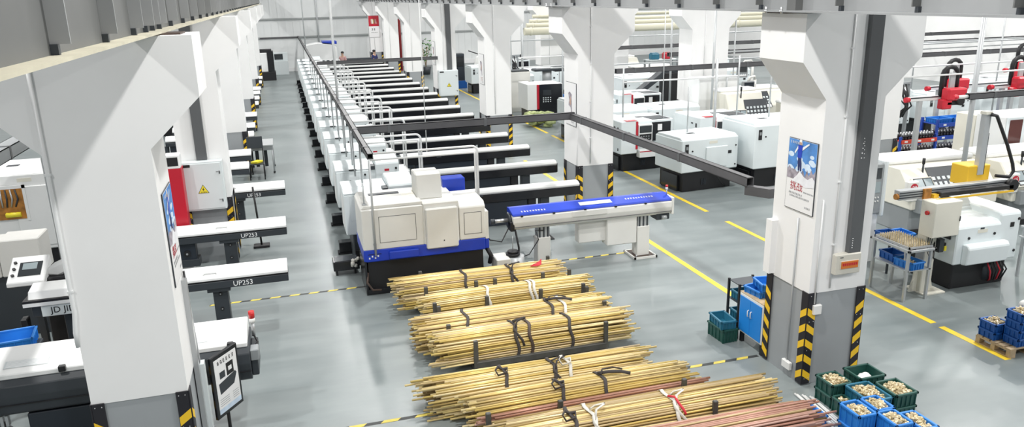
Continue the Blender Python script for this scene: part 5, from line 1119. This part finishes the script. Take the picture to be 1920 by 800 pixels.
# red cabinet behind the near left column, electrical cabinets
t = thing('fire_cabinet', 'red fire cabinet beside the left column with the electrical cabinet', 'cabinet', (-2.12, 15.0, 0))
b = MB(); b.box(-0.14, 0.14, 0, 0.3, 0.9, 2.05, 'machine_red', 0.01); b.build('body', t)
b = MB(); b.box(-0.12, 0.12, 0.02, 0.28, 0, 0.9, 'machine_white', 0.01); b.box(-0.13, 0.13, 0.0, 0.3, 2.05, 2.3, 'machine_white', 0.01); b.box(-0.1, 0.1, -0.006, 0, 2.1, 2.26, 'black'); b.build('stand', t)
def elec_cabinet(label, x0, x1, y, z0, z1, d, bolt=True):
    cx = (x0 + x1) / 2; t = thing('electrical_cabinet', label, 'electrical cabinet', (cx, y, z0)); h = (x1 - x0) / 2; H = z1 - z0
    b = MB(); b.box(-h, h, -d, 0, 0, H, 'box_grey', 0.008); b.build('body', t)
    b = MB(); b.box(-h + 0.03, h - 0.03, -d - 0.015, -d, 0.03, H - 0.03, 'box_grey', 0.005); dd = b.build('door', t)
    b = MB(); b.prism([(-0.1, H * 0.36), (0.1, H * 0.36), (0, H * 0.36 + 0.17)], 'y', -d - 0.018, -d - 0.015, 'hazard_black'); b.prism([(-0.085, H * 0.36 + 0.008), (0.085, H * 0.36 + 0.008), (0, H * 0.36 + 0.155)], 'y', -d - 0.02, -d - 0.018, 'warning_yellow')
    b.prism([(0.01, H * .36 + .12), (-0.022, H * .36 + .07), (-0.002, H * .36 + .07), (-0.012, H * .36 + .035), (0.022, H * .36 + .082), (0.003, H * .36 + .082)], 'y', -d - 0.022, -d - 0.02, 'hazard_black')
    w_ = b.build('warning_sign', dd)
    put('lettering', text_mesh('当心触电', 0.028, 'hazard_black', 0.0005), w_, (0, -d - 0.021, H * 0.36 + 0.022), (math.pi / 2, 0, 0))
    for z in (H * 0.2, H * 0.78):
        b = MB(); b.box(h - 0.12, h - 0.05, -d - 0.03, -d - 0.015, z, z + 0.022, 'steel', 0.003); b.box(h - 0.07, h - 0.05, -d - 0.03, -d - 0.015, z - 0.04, z + 0.02, 'charcoal', 0.003); b.build('lock', dd)
    b = MB(); b.box(-h + 0.03, -h + 0.2, -d - 0.019, -d - 0.015, H - 0.09, H - 0.035, 'black'); b.build('label_plate', dd)
    return t
elec_cabinet('grey electrical cabinet with yellow warning triangle on the second left column', -2.07, -1.30, 15.59, 1.12, 2.07, 0.22)
elec_cabinet('grey electrical cabinet with yellow warning triangle on the fourth right column', 6.12, 6.92, 31.59, 1.0, 2.05, 0.24)
# fuse box on the near right column
t = thing('fuse_box', 'small cream fuse box with orange window on the near right column', 'fuse box', (6.555, 7.6, 1.52))
b = MB(); b.box(-0.19, 0.19, -0.09, 0, 0, 0.27, 'box_cream', 0.012); b.build('body', t)
b = MB(); b.box(-0.125, 0.15, -0.098, -0.09, 0.075, 0.185, 'box_cream', 0.003); b.box(-0.115, 0.14, -0.104, -0.098, 0.082, 0.178, 'box_orange', 0.003)
for k in range(7): b.box(-0.095 + .032 * k, -0.072 + .032 * k, -0.106, -0.104, 0.12, 0.155, 'machine_red')
b.build('window', t)
b = MB(); b.box(-0.13, -0.085, -0.094, -0.09, 0.225, 0.235, 'charcoal'); b.build('maker_plate', t)

# ------------------------------------------------------------------ posters
def poster(label, W, H, loc, rz, kind='climb', name='poster'):
    """built facing -Y, then turned"""
    t = thing(name, label, 'poster', loc, rz)
    b = MB(); b.box(-W / 2, W / 2, -0.012, 0, 0, H, 'charcoal' if kind != 'plain' else 'box_grey', 0.002); b.box(-W / 2 + 0.008, W / 2 - 0.008, -0.014, -0.012, 0.008, H - 0.008, 'paper'); b.build('board', t)
    if kind == 'climb':
        y = -0.0145; x0 = -W / 2 + 0.01; x1 = W / 2 - 0.01; zs = H * 0.47
        b = MB(); b.box(x0, x1, y - .0005, y, zs, H - 0.01, 'sky_print')
        for k in range(16):
            cx = random.uniform(x0 + .05, x1 - .05); cz = random.uniform(zs + .08, H * 0.80); rr = random.uniform(.03, .07); rr = min(rr, cx - x0, x1 - cx)
            b.prism([(cx + rr * math.cos(a) * 1.0, cz + rr * .6 * math.sin(a)) for a in [2 * math.pi * q / 12 for q in range(12)]], 'y', y - .001 - k * .00003, y - .0004, 'cloud_print')
        # ridges
        pts = [(x0, zs - .03)] + [(x0 + (x1 - x0) * q / 14, zs + 0.03 + 0.13 * abs(math.sin(q * 1.7 + .4)) * (0.5 + 0.5 * (abs(q - 6) / 7))) for q in range(15)] + [(x1, zs - .03)]
        b.prism(pts, 'y', y - .0022, y - .0016, 'rock')
        pts = [(x0 + .1, zs - .06), (x0 + .20, zs + .03), (-0.02, zs + .09), (0.06, zs + .03), (0.14, zs + .01), (x1 - .05, zs + .06), (x1, zs + .02), (x1, zs - .07), (0.1, zs - .10), (0.0, zs - .07)]
        b.prism(pts, 'y', y - .003, y - .0024, 'snow')
        b.build('picture', t)
        b = MB(); f = y - .0036; zc = zs + 0.09
        for (pp, m) in (([(-0.06, zc), (-0.035, zc), (-0.03, zc + .1), (-0.035, zc + .17), (-0.075, zc + .17), (-0.075, zc + .1)], 'cloth_navy'), ([(-0.02, zc), (0.005, zc), (0.0, zc + .1), (-0.02, zc + .17), (-0.05, zc + .17), (-0.035, zc + .1)], 'cloth_navy'),
                        ([(-0.085, zc + .16), (-0.01, zc + .16), (0.0, zc + .32), (-0.09, zc + .32)], 'machine_blue'), ([(-0.0, zc + .30), (0.12, zc + .37), (0.125, zc + .35), (0.0, zc + .26)], 'ink_white'), ([(-0.09, zc + .31), (-0.15, zc + .22), (-0.14, zc + .2), (-0.085, zc + .27)], 'ink_white'), ([(-0.065, zc + .325), (-0.02, zc + .325), (-0.02, zc + .375), (-0.065, zc + .375)], 'skin'), ([(-0.07, zc + .36), (-0.015, zc + .36), (-0.02, zc + .395), (-0.06, zc + .395)], 'ink_white')):
            b.prism(pp, 'y', f - .0006, f, m); f -= .0001
        b.build('climber_figure', t)
        for (s, sz, m, x, z) in (('挑战', 0.125, 'ink_red', -0.07, H * 0.335), ('#########', 0.022, 'ink_grey', 0.17, H * 0.29), ('#########', 0.030, 'ink_grey', -0.08, H * 0.235), ('###############', 0.026, 'ink_grey', -0.0, H * 0.195), ('####', 0.028, 'ink_grey', 0.17, H * 0.085), ('#######', 0.035, 'ink_white', -0.12, H * 0.945)):
            put('lettering', text_mesh(s, sz, m, 0.0005) if s == '挑战' else strokes_mesh(len(s), sz, m, 0.0005, len(s)), t, (x, y - .0012 if z < zs else y - .004, z), (math.pi / 2, 0, 0))
    elif kind == 'portrait':
        b = MB(); y = -0.0145
        b.prism([(-0.14, H * .46), (-0.02, H * .42), (0.04, H * .28), (0.07, H * .3), (0.05, H * .55), (0.06, H * .72), (-0.06, H * .78), (-0.16, H * .74), (-0.1, H * .6)], 'y', y - .001, y, 'rock'); b.prism([(-0.08, H * .52), (0.0, H * .46), (0.01, H * .62), (-0.04, H * .68)], 'y', y - .0016, y - .001, 'skin'); b.build('picture', t)
        for (s, sz, m, x, z) in (('##', 0.13, 'copper_red', 0.0, H * .17), ('####', 0.04, 'ink_grey', 0.1, H * .08)): put('lettering', strokes_mesh(len(s), sz, m, 0.0005, 7), t, (x, y - .0012, z), (math.pi / 2, 0, 0))
    elif kind == 'red':
        b = MB(); y = -0.0145; b.box(-W / 2 + .02, W / 2 - .02, y - .001, y, H * .5, H - .03, 'machine_red')
        for k in range(7): b.prism([(-0.2 + .07 * k, H * .62), (-0.12 + .06 * k, H * .62), (-0.1 + .05 * k, H * .8), (-0.22 + .07 * k, H * .84)], 'y', y - .002 - .0001 * k, y - .001, ['skin', 'snow', 'brass', 'charcoal'][k % 4])
        b.build('picture', t)
        for (s, sz, x, z) in (('##', 0.16, -0.05, H * .36), ('#########', 0.05, 0.0, H * .22)): put('lettering', strokes_mesh(len(s), sz, 'black', 0.0005, 8), t, (x, y - .0012, z), (math.pi / 2, 0, 0))
    return t
poster('mountain climber poster with red brush lettering on the near right column', 0.56, 0.91, (6.079, 7.93, 2.28), R(-90))
poster('mountain climber poster seen edge-on on the near left column', 0.56, 0.94, (-1.219, 7.93, 2.32), R(90))
poster('pale poster with a small dark portrait on the second right column', 0.62, 0.95, (6.079, 16.0, 2.15), R(-90), 'portrait')
poster('small poster with dark picture on the third right column', 0.58, 0.95, (6.079, 24.0, 2.25), R(-90), 'portrait')
poster('slim dark poster on the fourth right column', 0.58, 0.95, (6.079, 32.0, 2.25), R(-90), 'portrait')
poster('red picture poster on the farthest right column', 0.75, 1.5, (6.4, 55.585, 2.3), 0, 'red')
# notice stand in front of the near left column
t = thing('notice_stand', 'black framed notice stand in front of the large dark feeder', 'sign', (-0.97, 8.5, -0.0), R(56))
b = MB(); b.box(-0.23, 0.23, -0.02, 0.02, 1.02, 1.78, 'black_gloss', 0.008); fr = b.build('frame', t); fr.location.z = -0.56
b = MB(); b.box(-0.19, 0.19, -0.024, -0.02, 1.07, 1.73, 'paper'); b.box(-0.19, 0.19, -0.0245, -0.024, 1.07, 1.13, 'cloud_print')
b.prism([(-0.14, 1.30), (0.1, 1.33), (0.16, 1.44), (0.14, 1.47), (-0.15, 1.43)], 'y', -0.026, -0.024, 'charcoal'); b.box(-0.12, -0.03, -0.026, -0.024, 1.48, 1.56, 'charcoal'); b.box(0.0, 0.12, -0.026, -0.024, 1.47, 1.62, 'black'); b.box(0.03, 0.09, -0.027, -0.026, 1.52, 1.57, 'paper')
for k in range(4): b.box(-0.16, 0.0, -0.025, -0.024, 1.16 + .025 * k, 1.165 + .025 * k, 'ink_grey'); b.box(0.06, 0.16, -0.025, -0.024, 1.16 + .025 * k, 1.165 + .025 * k, 'ink_grey')
sh = b.build('sheet', fr)
put('lettering', strokes_mesh(6, 0.05, 'black', 0.0005, 9), sh, (0, -0.0255, 1.675), (math.pi / 2, 0, 0))
b = MB(); b.cyl((0, 0.03, 0.03), (0, 0.03, 0.6), 0.02, 'black', 10); b.build('post', t)
b = MB(); b.box(-0.2, 0.2, -0.14, 0.2, 0, 0.03, 'black', 0.006); b.build('base', t)
# small sign post by the lettered feeders
t = thing('sign_post', 'slim black post on a square base beside the lettered feeders', 'sign', (-0.79, 16.25, 0))
b = MB(); b.box(-0.16, 0.16, -0.11, 0.11, 0, 0.05, 'black', 0.006); b.build('base', t)
b = MB(); b.cyl((0, 0, 0.05), (-0.05, 0, 1.3), 0.02, 'black', 8); b.build('post', t)
# trolley in the left aisle
t = thing('work_trolley', 'grey topped work table with black legs at the edge of the left aisle', 'table', (-0.86, 24.0, 0))
b = MB(); b.box(-0.35, 0.36, -0.5, 0.6, 0.84, 0.88, 'pipe_grey', 0.006); b.box(-0.34, 0.34, -0.48, 0.58, 0.72, 0.84, 'machine_grey'); b.build('top', t)
for x in (-0.3, 0.32):
    for y in (-0.45, 0.55):
        b = MB(); b.cyl((x, y, 0.06), (x, y, 0.84), 0.022, 'pipe_grey' if x > 0 else 'black', 8); b.ball((x, y, 0.04), 0.04, 'black', 1); b.build('leg', t)
for x in (-0.15, 0.1): 
    b = MB(); b.box(x - 0.05, x + 0.05, 0.2, 0.3, 0.1, 0.72, 'charcoal'); b.build('drawer_leg', t)
t = thing('shop_chair', 'black metal chair with a yellow cloth in front of the aisle work table', 'chair', (-1.0, 23.0, 0))
for x in (-0.2, 0.2):
    for y in (-0.2, 0.2):
        b = MB(); b.cyl((x, y, 0), (x, y, 1.2 if y > 0 else 0.45), 0.016, 'black', 6); b.build('leg', t)
b = MB(); b.box(-0.22, 0.22, -0.22, 0.22, 0.44, 0.47, 'charcoal', 0.006); b.build('seat', t)
b = MB(); b.box(-0.22, 0.22, 0.18, 0.22, 0.85, 1.2, 'charcoal', 0.01); b.build('backrest', t)
b = MB(); b.prism([(-0.16, -0.1), (0.02, 0.14), (0.19, 0.02), (0.03, -0.18)], 'z', 0.47, 0.53, 'warning_yellow', 0.01); o = b.build('folded_cloth'); o.location = (-1.0, 23.0, 0.001); tag(o, 'folded yellow cloth on the seat of the black metal chair', 'cloth')
# dark machine and grey desk at the back wall
t = thing('milling_machine', 'white and black machine standing at the far left end of the aisle', 'machine', (-1.5, 52.2, 0))
b = MB(); b.box(0, 0.62, 0, 0.9, 0.55, 1.75, 'machine_white', 0.03); b.build('cover', t)
b = MB(); b.box(0.62, 1.0, -0.05, 0.9, 0.55, 1.85, 'black_gloss', 0.02); b.box(0.06, 0.9, 0.1, 0.8, 1.75, 1.95, 'black', 0.02); b.build('head', t)
b = MB(); b.box(-0.05, 1.05, -0.1, 0.95, 0.0, 0.55, 'black', 0.02); b.build('base', t)
t = thing('computer_desk', 'pale grey desk with a dark screen against the back wall', 'desk', (-0.1, 56.0, 0))
b = MB(); b.box(-0.5, 0.5, -0.3, 0.3, 0, 0.95, 'box_grey', 0.02); b.box(-0.5, 0.5, 0.0, 0.3, 0.95, 1.5, 'box_grey', 0.02); b.build('housing', t)
b = MB(); b.box(-0.38, 0.18, -0.01, 0.0, 1.02, 1.4, 'screen_dark'); b.build('screen', t)
# large white machine with blue edge near the back wall
t = thing('machine_enclosure', 'white enclosure with blue top edge near the back wall, behind the lathe row', 'machine', (1.4, 52.0, 0))
b = MB(); b.prism([(0, 0), (2.1, 0), (2.1, 1.9), (1.9, 2.1), (0.9, 2.25), (0, 2.1)], 'y', 0, 1.4, 'machine_white', 0.03); b.build('housing', t)
b = MB(); b.prism([(1.2, 2.24), (2.12, 2.14), (2.12, 2.32), (1.2, 2.34)], 'y', 0.0, 1.4, 'machine_blue', 0.01); b.build('blue_edge', t)
b = MB()
for i in range(6): b.box(0.2 + .3 * i, 0.36 + .3 * i, -0.01, 0, 1.0, 1.14, 'charcoal')
b.build('vents', t)
t = thing('storage_rack', 'dark cloth covered bench before the back wall, behind the last bar feeders', 'bench', (4.3, 52.5, 0))
b = MB(); b.box(-0.7, 1.6, -0.3, 0.3, 0.9, 1.15, 'charcoal', 0.03); b.box(-0.6, 1.5, -0.2, 0.2, 0, 0.9, 'charcoal_panel'); b.build('bench', t)
b = MB(); b.box(7.25, 8.1, 54.5, 54.56, 0.0, 3.6, 'red_curtain')
for k in range(8): b.cyl((7.3 + .1 * k, 54.49, 0.1), (7.3 + .1 * k, 54.49, 3.6), 0.05, 'red_curtain', 8)
tag(b.build('door_curtain'), 'dark red curtain strip between two far right columns', 'curtain')
t = thing('potted_plant', 'green potted shrub near the back wall between far right columns', 'plant', (9.1, 51.0, 0))
b = MB(); b.cyl((0, 0, 0), (0, 0, 0.5), 0.26, 'charcoal', 12, 0.34); b.build('pot', t)
b = MB()
for k in range(150):
    a = random.uniform(0, 6.28); r_ = random.uniform(0.1, 0.75); z = random.uniform(1.0, 2.3); p = Vector((r_ * math.cos(a), r_ * math.sin(a) * .8, z)); d = Vector((math.cos(a), math.sin(a), random.uniform(-.6, .6))) * 0.22; s = Vector((-math.sin(a), math.cos(a), 0.2)) * 0.07
    k0 = b.si('leaf'); vs = [b.bm.verts.new(v) for v in (p, p + d * .5 + s, p + d, p + d * .5 - s)]; f = b.bm.faces.new(vs); f.material_index = k0
for k in range(6): b.tube([(0, 0, 0.45), (0.1 * math.cos(k), 0.1 * math.sin(k), 1.1), (0.35 * math.cos(k), 0.35 * math.sin(k), 1.8)], 0.02, 'wood', 5)
b.build('foliage', t)
t = thing('tool_cart', 'dark shelf cart with blue drawers in the far lane beside the fourth right column', 'cart', (9.3, 42.5, 0))
b = MB(); b.box(-0.45, 0.4, -0.3, 0.3, 0.3, 1.9, 'charcoal_panel', 0.02); b.box(-0.4, 0.35, -0.31, -0.3, 1.2, 1.75, 'black_gloss'); b.build('body', t)
b = MB(); b.box(-0.35, 0.5, -0.34, -0.1, 0.0, 0.42, 'crate_navy', 0.01); b.build('drawer', t)
t = thing('coat_stand', 'white work coat hanging on a black stand in the far lane', 'coat stand', (10.6, 42.0, 0))
b = MB(); b.cyl((0, 0, 0), (0, 0, 2.0), 0.03, 'black', 8); b.tube([(-0.7, 0, 2.05), (0, 0, 1.8), (0.5, 0, 2.1)], 0.03, 'black'); b.box(-0.3, 0.3, -0.2, 0.2, 0, 0.04, 'black'); b.build('stand', t)
b = MB(); b.prism([(-0.38, 0.75), (0.38, 0.75), (0.40, 1.4), (0.30, 1.72), (0.1, 1.8), (-0.1, 1.8), (-0.3, 1.72), (-0.42, 1.3)], 'y', -0.16, -0.04, 'plastic_white', 0.03); b.box(-0.02, 0.02, -0.175, -0.16, 1.3, 1.7, 'charcoal'); o = b.build('work_coat'); o.location = (10.6, 42.0, 0); tag(o, 'white work coat on the black stand', 'coat')
# ------------------------------------------------------------------ people far back
def person(label, loc, rz, shirt, trousers, arm_fwd):
    t = thing('person', label, 'person', loc, rz)
    def skinmesh(name, joints, edges, m, parent, sub=2):
        me = bpy.data.meshes.new(name); me.from_pydata([j[:3] for j in joints], edges, []); o = bpy.data.objects.new(name, me); COL.objects.link(o)
        md = o.modifiers.new('skin', 'SKIN'); 
        for i, j in enumerate(joints): me.skin_vertices[0].data[i].radius = (j[3], j[3]); me.skin_vertices[0].data[i].use_root = (i == 0)
        md.use_smooth_shade = True; o.modifiers.new('sub', 'SUBSURF').levels = sub; o.modifiers['sub'].render_levels = sub
        dg = bpy.context.evaluated_depsgraph_get(); me2 = bpy.data.meshes.new_from_object(o.evaluated_get(dg)); bpy.data.objects.remove(o); me2.materials.clear(); me2.materials.append(MATS[m])
        for p in me2.polygons: p.use_smooth = True
        return put(name, me2, parent)
    def add_skin_layer(): pass
    J = [(0, 0, .95, .13), (0, 0, 1.15, .125), (0, 0, 1.36, .135), (0, 0, 1.47, .06), (0, -.02, 1.56, .075), (0, -.02, 1.66, .088), (.18, 0, 1.40, .055), (-.18, 0, 1.40, .055), (.23, -.04, 1.14, .042), (-.23, -.04, 1.14, .042), (.17, -.28 if arm_fwd else 0, 1.10 if arm_fwd else .9, .03), (-.17, -.28 if arm_fwd else 0, 1.10 if arm_fwd else .9, .03),
         (.1, 0, .88, .085), (-.1, 0, .88, .085), (.11, -.02, .5, .06), (-.11, -.02, .5, .06), (.11, .02, .09, .042), (-.11, .02, .09, .042), (.11, -.13, .05, .04), (-.11, -.13, .05, .04), (.15, -.36 if arm_fwd else 0, 1.09 if arm_fwd else .8, .025), (-.15, -.36 if arm_fwd else 0, 1.09 if arm_fwd else .8, .025)]
    E = [(0, 1), (1, 2), (2, 3), (3, 4), (4, 5), (2, 6), (2, 7), (6, 8), (7, 9), (8, 10), (9, 11), (0, 12), (0, 13), (12, 14), (13, 15), (14, 16), (15, 17), (16, 18), (17, 19), (10, 20), (11, 21)]
    return t, J, E, skinmesh
def make_person(label, loc, rz, shirt, trousers, arm_fwd):
    t, J, E, _ = person(label, loc, rz, shirt, trousers, arm_fwd)
    def grow(name, idx, fat, m):
        mp = {j: i for i, j in enumerate(idx)}; me = bpy.data.meshes.new(name)
        me.from_pydata([J[j][:3] for j in idx], [(mp[a], mp[b_]) for a, b_ in E if a in mp and b_ in mp], [])
        o = bpy.data.objects.new(name, me); COL.objects.link(o); o.modifiers.new('skin', 'SKIN'); o.modifiers['skin'].use_smooth_shade = True
        sv = me.skin_vertices[0] if me.skin_vertices else None
        if sv:
            for i, j in enumerate(idx): sv.data[i].radius = (J[j][3] + fat,) * 2; sv.data[i].use_root = (i == 0)
        s = o.modifiers.new('sub', 'SUBSURF'); s.levels = 2
        dg = bpy.context.evaluated_depsgraph_get(); me2 = bpy.data.meshes.new_from_object(o.evaluated_get(dg)); bpy.data.objects.remove(o)
        me2.materials.clear(); me2.materials.append(MATS[m]); return put(name, me2, t)
    grow('body', list(range(22)), 0.0, 'skin')
    grow('shirt', [0, 1, 2, 6, 7, 8, 9], 0.014, shirt)
    grow('trousers', [0, 12, 13, 14, 15, 16, 17], 0.014, trousers)
    grow('shoes', [16, 18], 0.016, 'black'); grow('shoes', [17, 19], 0.016, 'black')
    b = MB(); b.ball((0, 0.005, 1.675), 0.105, 'hair', 2, (0.95, 1.05, 0.9)); b.build('hair', t)
    b = MB(); b.ball((-0.035, -0.105, 1.66), 0.01, 'black', 1); b.ball((0.035, -0.105, 1.66), 0.01, 'black', 1); b.ball((0, -0.115, 1.63), 0.014, 'skin', 1, (.8, 1, 1.3)); b.box(-0.025, 0.025, -0.11, -0.1, 1.595, 1.602, 'machine_red'); b.build('face', t)
make_person('person in a pale pink top standing behind the last bar feeders', (3.72, 50.6, 0), R(-30), 'cloth_pink', 'cloth_navy', True)
make_person('person in dark clothes standing by the farthest right columns', (5.75, 50.9, 0), R(40), 'cloth_navy', 'cloth_navy', True)

# ------------------------------------------------------------------ smaller things deep in the right hall
t = thing('switch_cabinet', 'plain white cabinet in front of the right end of the blue rack', 'cabinet', (16.3, 14.8, 0))
b = MB(); b.box(-0.36, 0.36, -0.3, 0.3, 0, 1.95, 'machine_cream', 0.02); b.build('body', t)
b = MB(); b.box(-0.33, 0.33, -0.312, -0.3, 0.1, 1.9, 'machine_cream', 0.004); d = b.build('door', t)
b = MB(); b.box(0.2, 0.3, -0.32, -0.312, 1.7, 1.74, 'charcoal'); b.build('maker_plate', d)
t = thing('inclined_conveyor', 'black inclined chip conveyor among the far white lathes', 'conveyor', (14.0, 27.6, 0))
b = MB(); b.prism([(-0.8, 1.25), (-0.7, 1.1), (0.5, 1.9), (0.9, 1.9), (0.9, 2.1), (0.4, 2.1)], 'y', -0.2, 0.2, 'charcoal', 0.02); b.build('chute', t)
b = MB(); b.box(0.3, 0.9, -0.25, 0.25, 0, 1.9, 'black', 0.02); b.build('stand', t)
b = MB(); b.box(-0.75, -0.6, -0.15, 0.15, 0, 1.15, 'machine_grey', 0.02); b.build('foot', t)
t = thing('part_shelf', 'tall grey shelf with red and teal boxes on top, beyond the far lathes', 'shelf', (16.7, 32.4, 0))
for x in (-0.7, 0.7):
    for y in (-0.25, 0.25):
        b = MB(); b.box(x - 0.03, x + 0.03, y - 0.03, y + 0.03, 0, 2.0, 'machine_grey'); b.build('post', t)
for z in (0.5, 1.2, 1.95):
    b = MB(); b.box(-0.75, 0.75, -0.3, 0.3, z, z + 0.03, 'box_grey'); b.build('shelf_board', t)
for (x, m, l) in ((-0.35, 'crate_teal', 'teal'), (0.3, 'machine_red', 'dark red')):
    b = MB(); b.box(-0.2, 0.2, -0.17, 0.17, 0, 0.27, m, 0.04); b.box(-0.16, 0.16, -0.13, 0.13, 0.27, 0.30, m, 0.01); o = b.build('plastic_box'); o.location = (16.7 + x, 32.4, 1.981); tag(o, l + ' plastic box on top of the tall grey shelf', 'box')
for (x, m, l) in ((-0.4, 'black', 'black'), (0.15, 'crate_blue', 'blue')):
    b = MB(); b.box(-0.2, 0.2, -0.2, 0.2, 0, 0.3, m, 0.03); b.box(-0.17, 0.17, -0.21, -0.2, 0.1, 0.2, 'paper'); o = b.build('plastic_box'); o.location = (16.7 + x, 32.4, 1.231); tag(o, l + ' box on the middle board of the tall grey shelf', 'box')
t = thing('crate_stand', 'grey stand with two blue crates among the far lathes by the lane', 'stand', (10.7, 27.6, 0))
b = MB(); b.box(-0.5, 0.5, -0.3, 0.3, 0.95, 1.0, 'machine_grey'); b.build('top', t)
for x in (-0.45, 0.45):
    for y in (-0.25, 0.25):
        b = MB(); b.box(x - 0.025, x + 0.025, y - 0.025, y + 0.025, 0, 0.95, 'machine_grey'); b.build('leg', t)
crate('plastic_crate', 'blue crate on the grey stand among the far lathes, nearer the lane', 0.45, 0.45, 0.25, 'crate_blue', (10.45, 27.6, 1.001), 0)
crate('plastic_crate', 'blue crate on the grey stand among the far lathes, farther from the lane', 0.45, 0.45, 0.25, 'crate_navy', (10.95, 27.6, 1.001), 0)
def swing_arm(label, x, y, h):
    t = thing('swing_arm_panel', label, 'control panel', (x, y, 0), 0, 'swing arm control panels')
    b = MB(); b.cyl((0, 0, 0), (0, 0, h + 0.3), 0.05, 'machine_beige', 8); b.tube([(0, 0, h + 0.3), (-0.1, -0.1, h + 0.42), (-0.4, -0.3, h + 0.42), (-0.5, -0.35, h + 0.3)], 0.04, 'machine_beige'); b.box(-0.15, 0.15, -0.15, 0.15, 0, 0.04, 'charcoal'); b.build('arm', t)
    b = MB(); b.box(-0.72, -0.28, -0.42, -0.28, h - 0.25, h + 0.3, 'machine_grey', 0.02); p = b.build('panel', t)
    b = MB(); b.box(-0.68, -0.32, -0.43, -0.42, h - 0.02, h + 0.26, 'screen_dark')
    for i in range(4): b.box(-0.66 + .09 * i, -0.60 + .09 * i, -0.43, -0.42, h - 0.18, h - 0.1, 'box_grey')
    b.build('screen', p); return t
sw = swing_arm('grey swing arm panel beside the far third-row column', 15.5, 23.1, 1.7)
for (x, y, l) in ((17.9, 20.2, 'behind the red and blue racks'), (20.4, 19.6, 'behind the blue rack, farther off'), (16.2, 27.2, 'in front of the far slant lathes'), (12.9, 32.6, 'deep behind the inclined conveyor'), (18.9, 28.4, 'under the middle dark tray')):
    dup(sw, (x, y, 0), R(random.uniform(-30, 30)), 'grey swing arm panel ' + l)
def hose_rack(label, x, y, z):
    t = thing('hose_bundle', label, 'hoses', (x, y, 0), 0, 'black hose bundles')
    b = MB()
    for k in range(7):
        a = random.uniform(-.25, .25); b.tube([(a, 0, z), (a + random.uniform(-.3, .3), -.1, z - .35), (random.uniform(-.5, .5), -.15, z - .7), (random.uniform(-.4, .4), 0, z - 1.05)], 0.028, 'black', 5)
    b.build('hose', t)
    b = MB(); b.box(-0.45, 0.45, -0.05, 0.05, z, z + 0.06, 'machine_grey'); b.box(-0.45, -0.38, -0.05, 0.05, 0, z, 'machine_grey'); b.box(0.38, 0.45, -0.05, 0.05, 0, z, 'machine_grey'); b.build('frame', t)
    return t
hr = hose_rack('black hoses hanging on a grey frame left of the red rack', 15.3, 18.6, 2.0)
for (x, y, l) in ((18.6, 19.8, 'behind the blue rack'), (12.6, 31.2, 'behind the inclined conveyor'), (16.2, 28.2, 'under the middle dark tray'), (11.0, 37.6, 'far behind the black-fronted machine')):
    dup(hr, (x, y, 0), R(random.uniform(-20, 20)), 'black hoses hanging on a grey frame ' + l)
for k, (x0, x1, y, z, l) in enumerate(((9.8, 33.58, 35.0, 2.9, 'under the cream ducts'), (10.0, 33.58, 28.6, 2.2, 'behind the far lathes, low'), (14.8, 33.58, 24.0, 2.9, 'between the nearer dark trays'), (14.8, 33.58, 20.0, 3.2, 'high behind the red gantry robots'))):
    pipe('air_pipe', [(x0, y, z), (x1, y, z)], 0.03, 'pipe_grey', 'long grey pipe running to the right wall, ' + l, 'pipe', 'long grey pipes to the right wall')
for k, (x, y, z0, l) in enumerate(((15.2, 24.0, 0.0, 'first'), (19.0, 24.0, 0, 'second'), (23.0, 24.0, 0, 'third'), (15.0, 20.0, 0, 'fourth'), (17.6, 20.0, 0, 'fifth'), (22.6, 20.0, 0, 'sixth'), (26.0, 20.0, 0, 'seventh'), (12.2, 28.6, 0, 'eighth'), (10.3, 35.0, 0, 'ninth'), (13.2, 35.0, 0, 'tenth'))):
    pipe('pipe_post', [(x, y, z0), (x, y, 4.9)], 0.028, 'pipe_grey', 'slim grey post holding the long pipes of the right hall, %s of ten' % l, 'post', 'slim posts of the right hall')
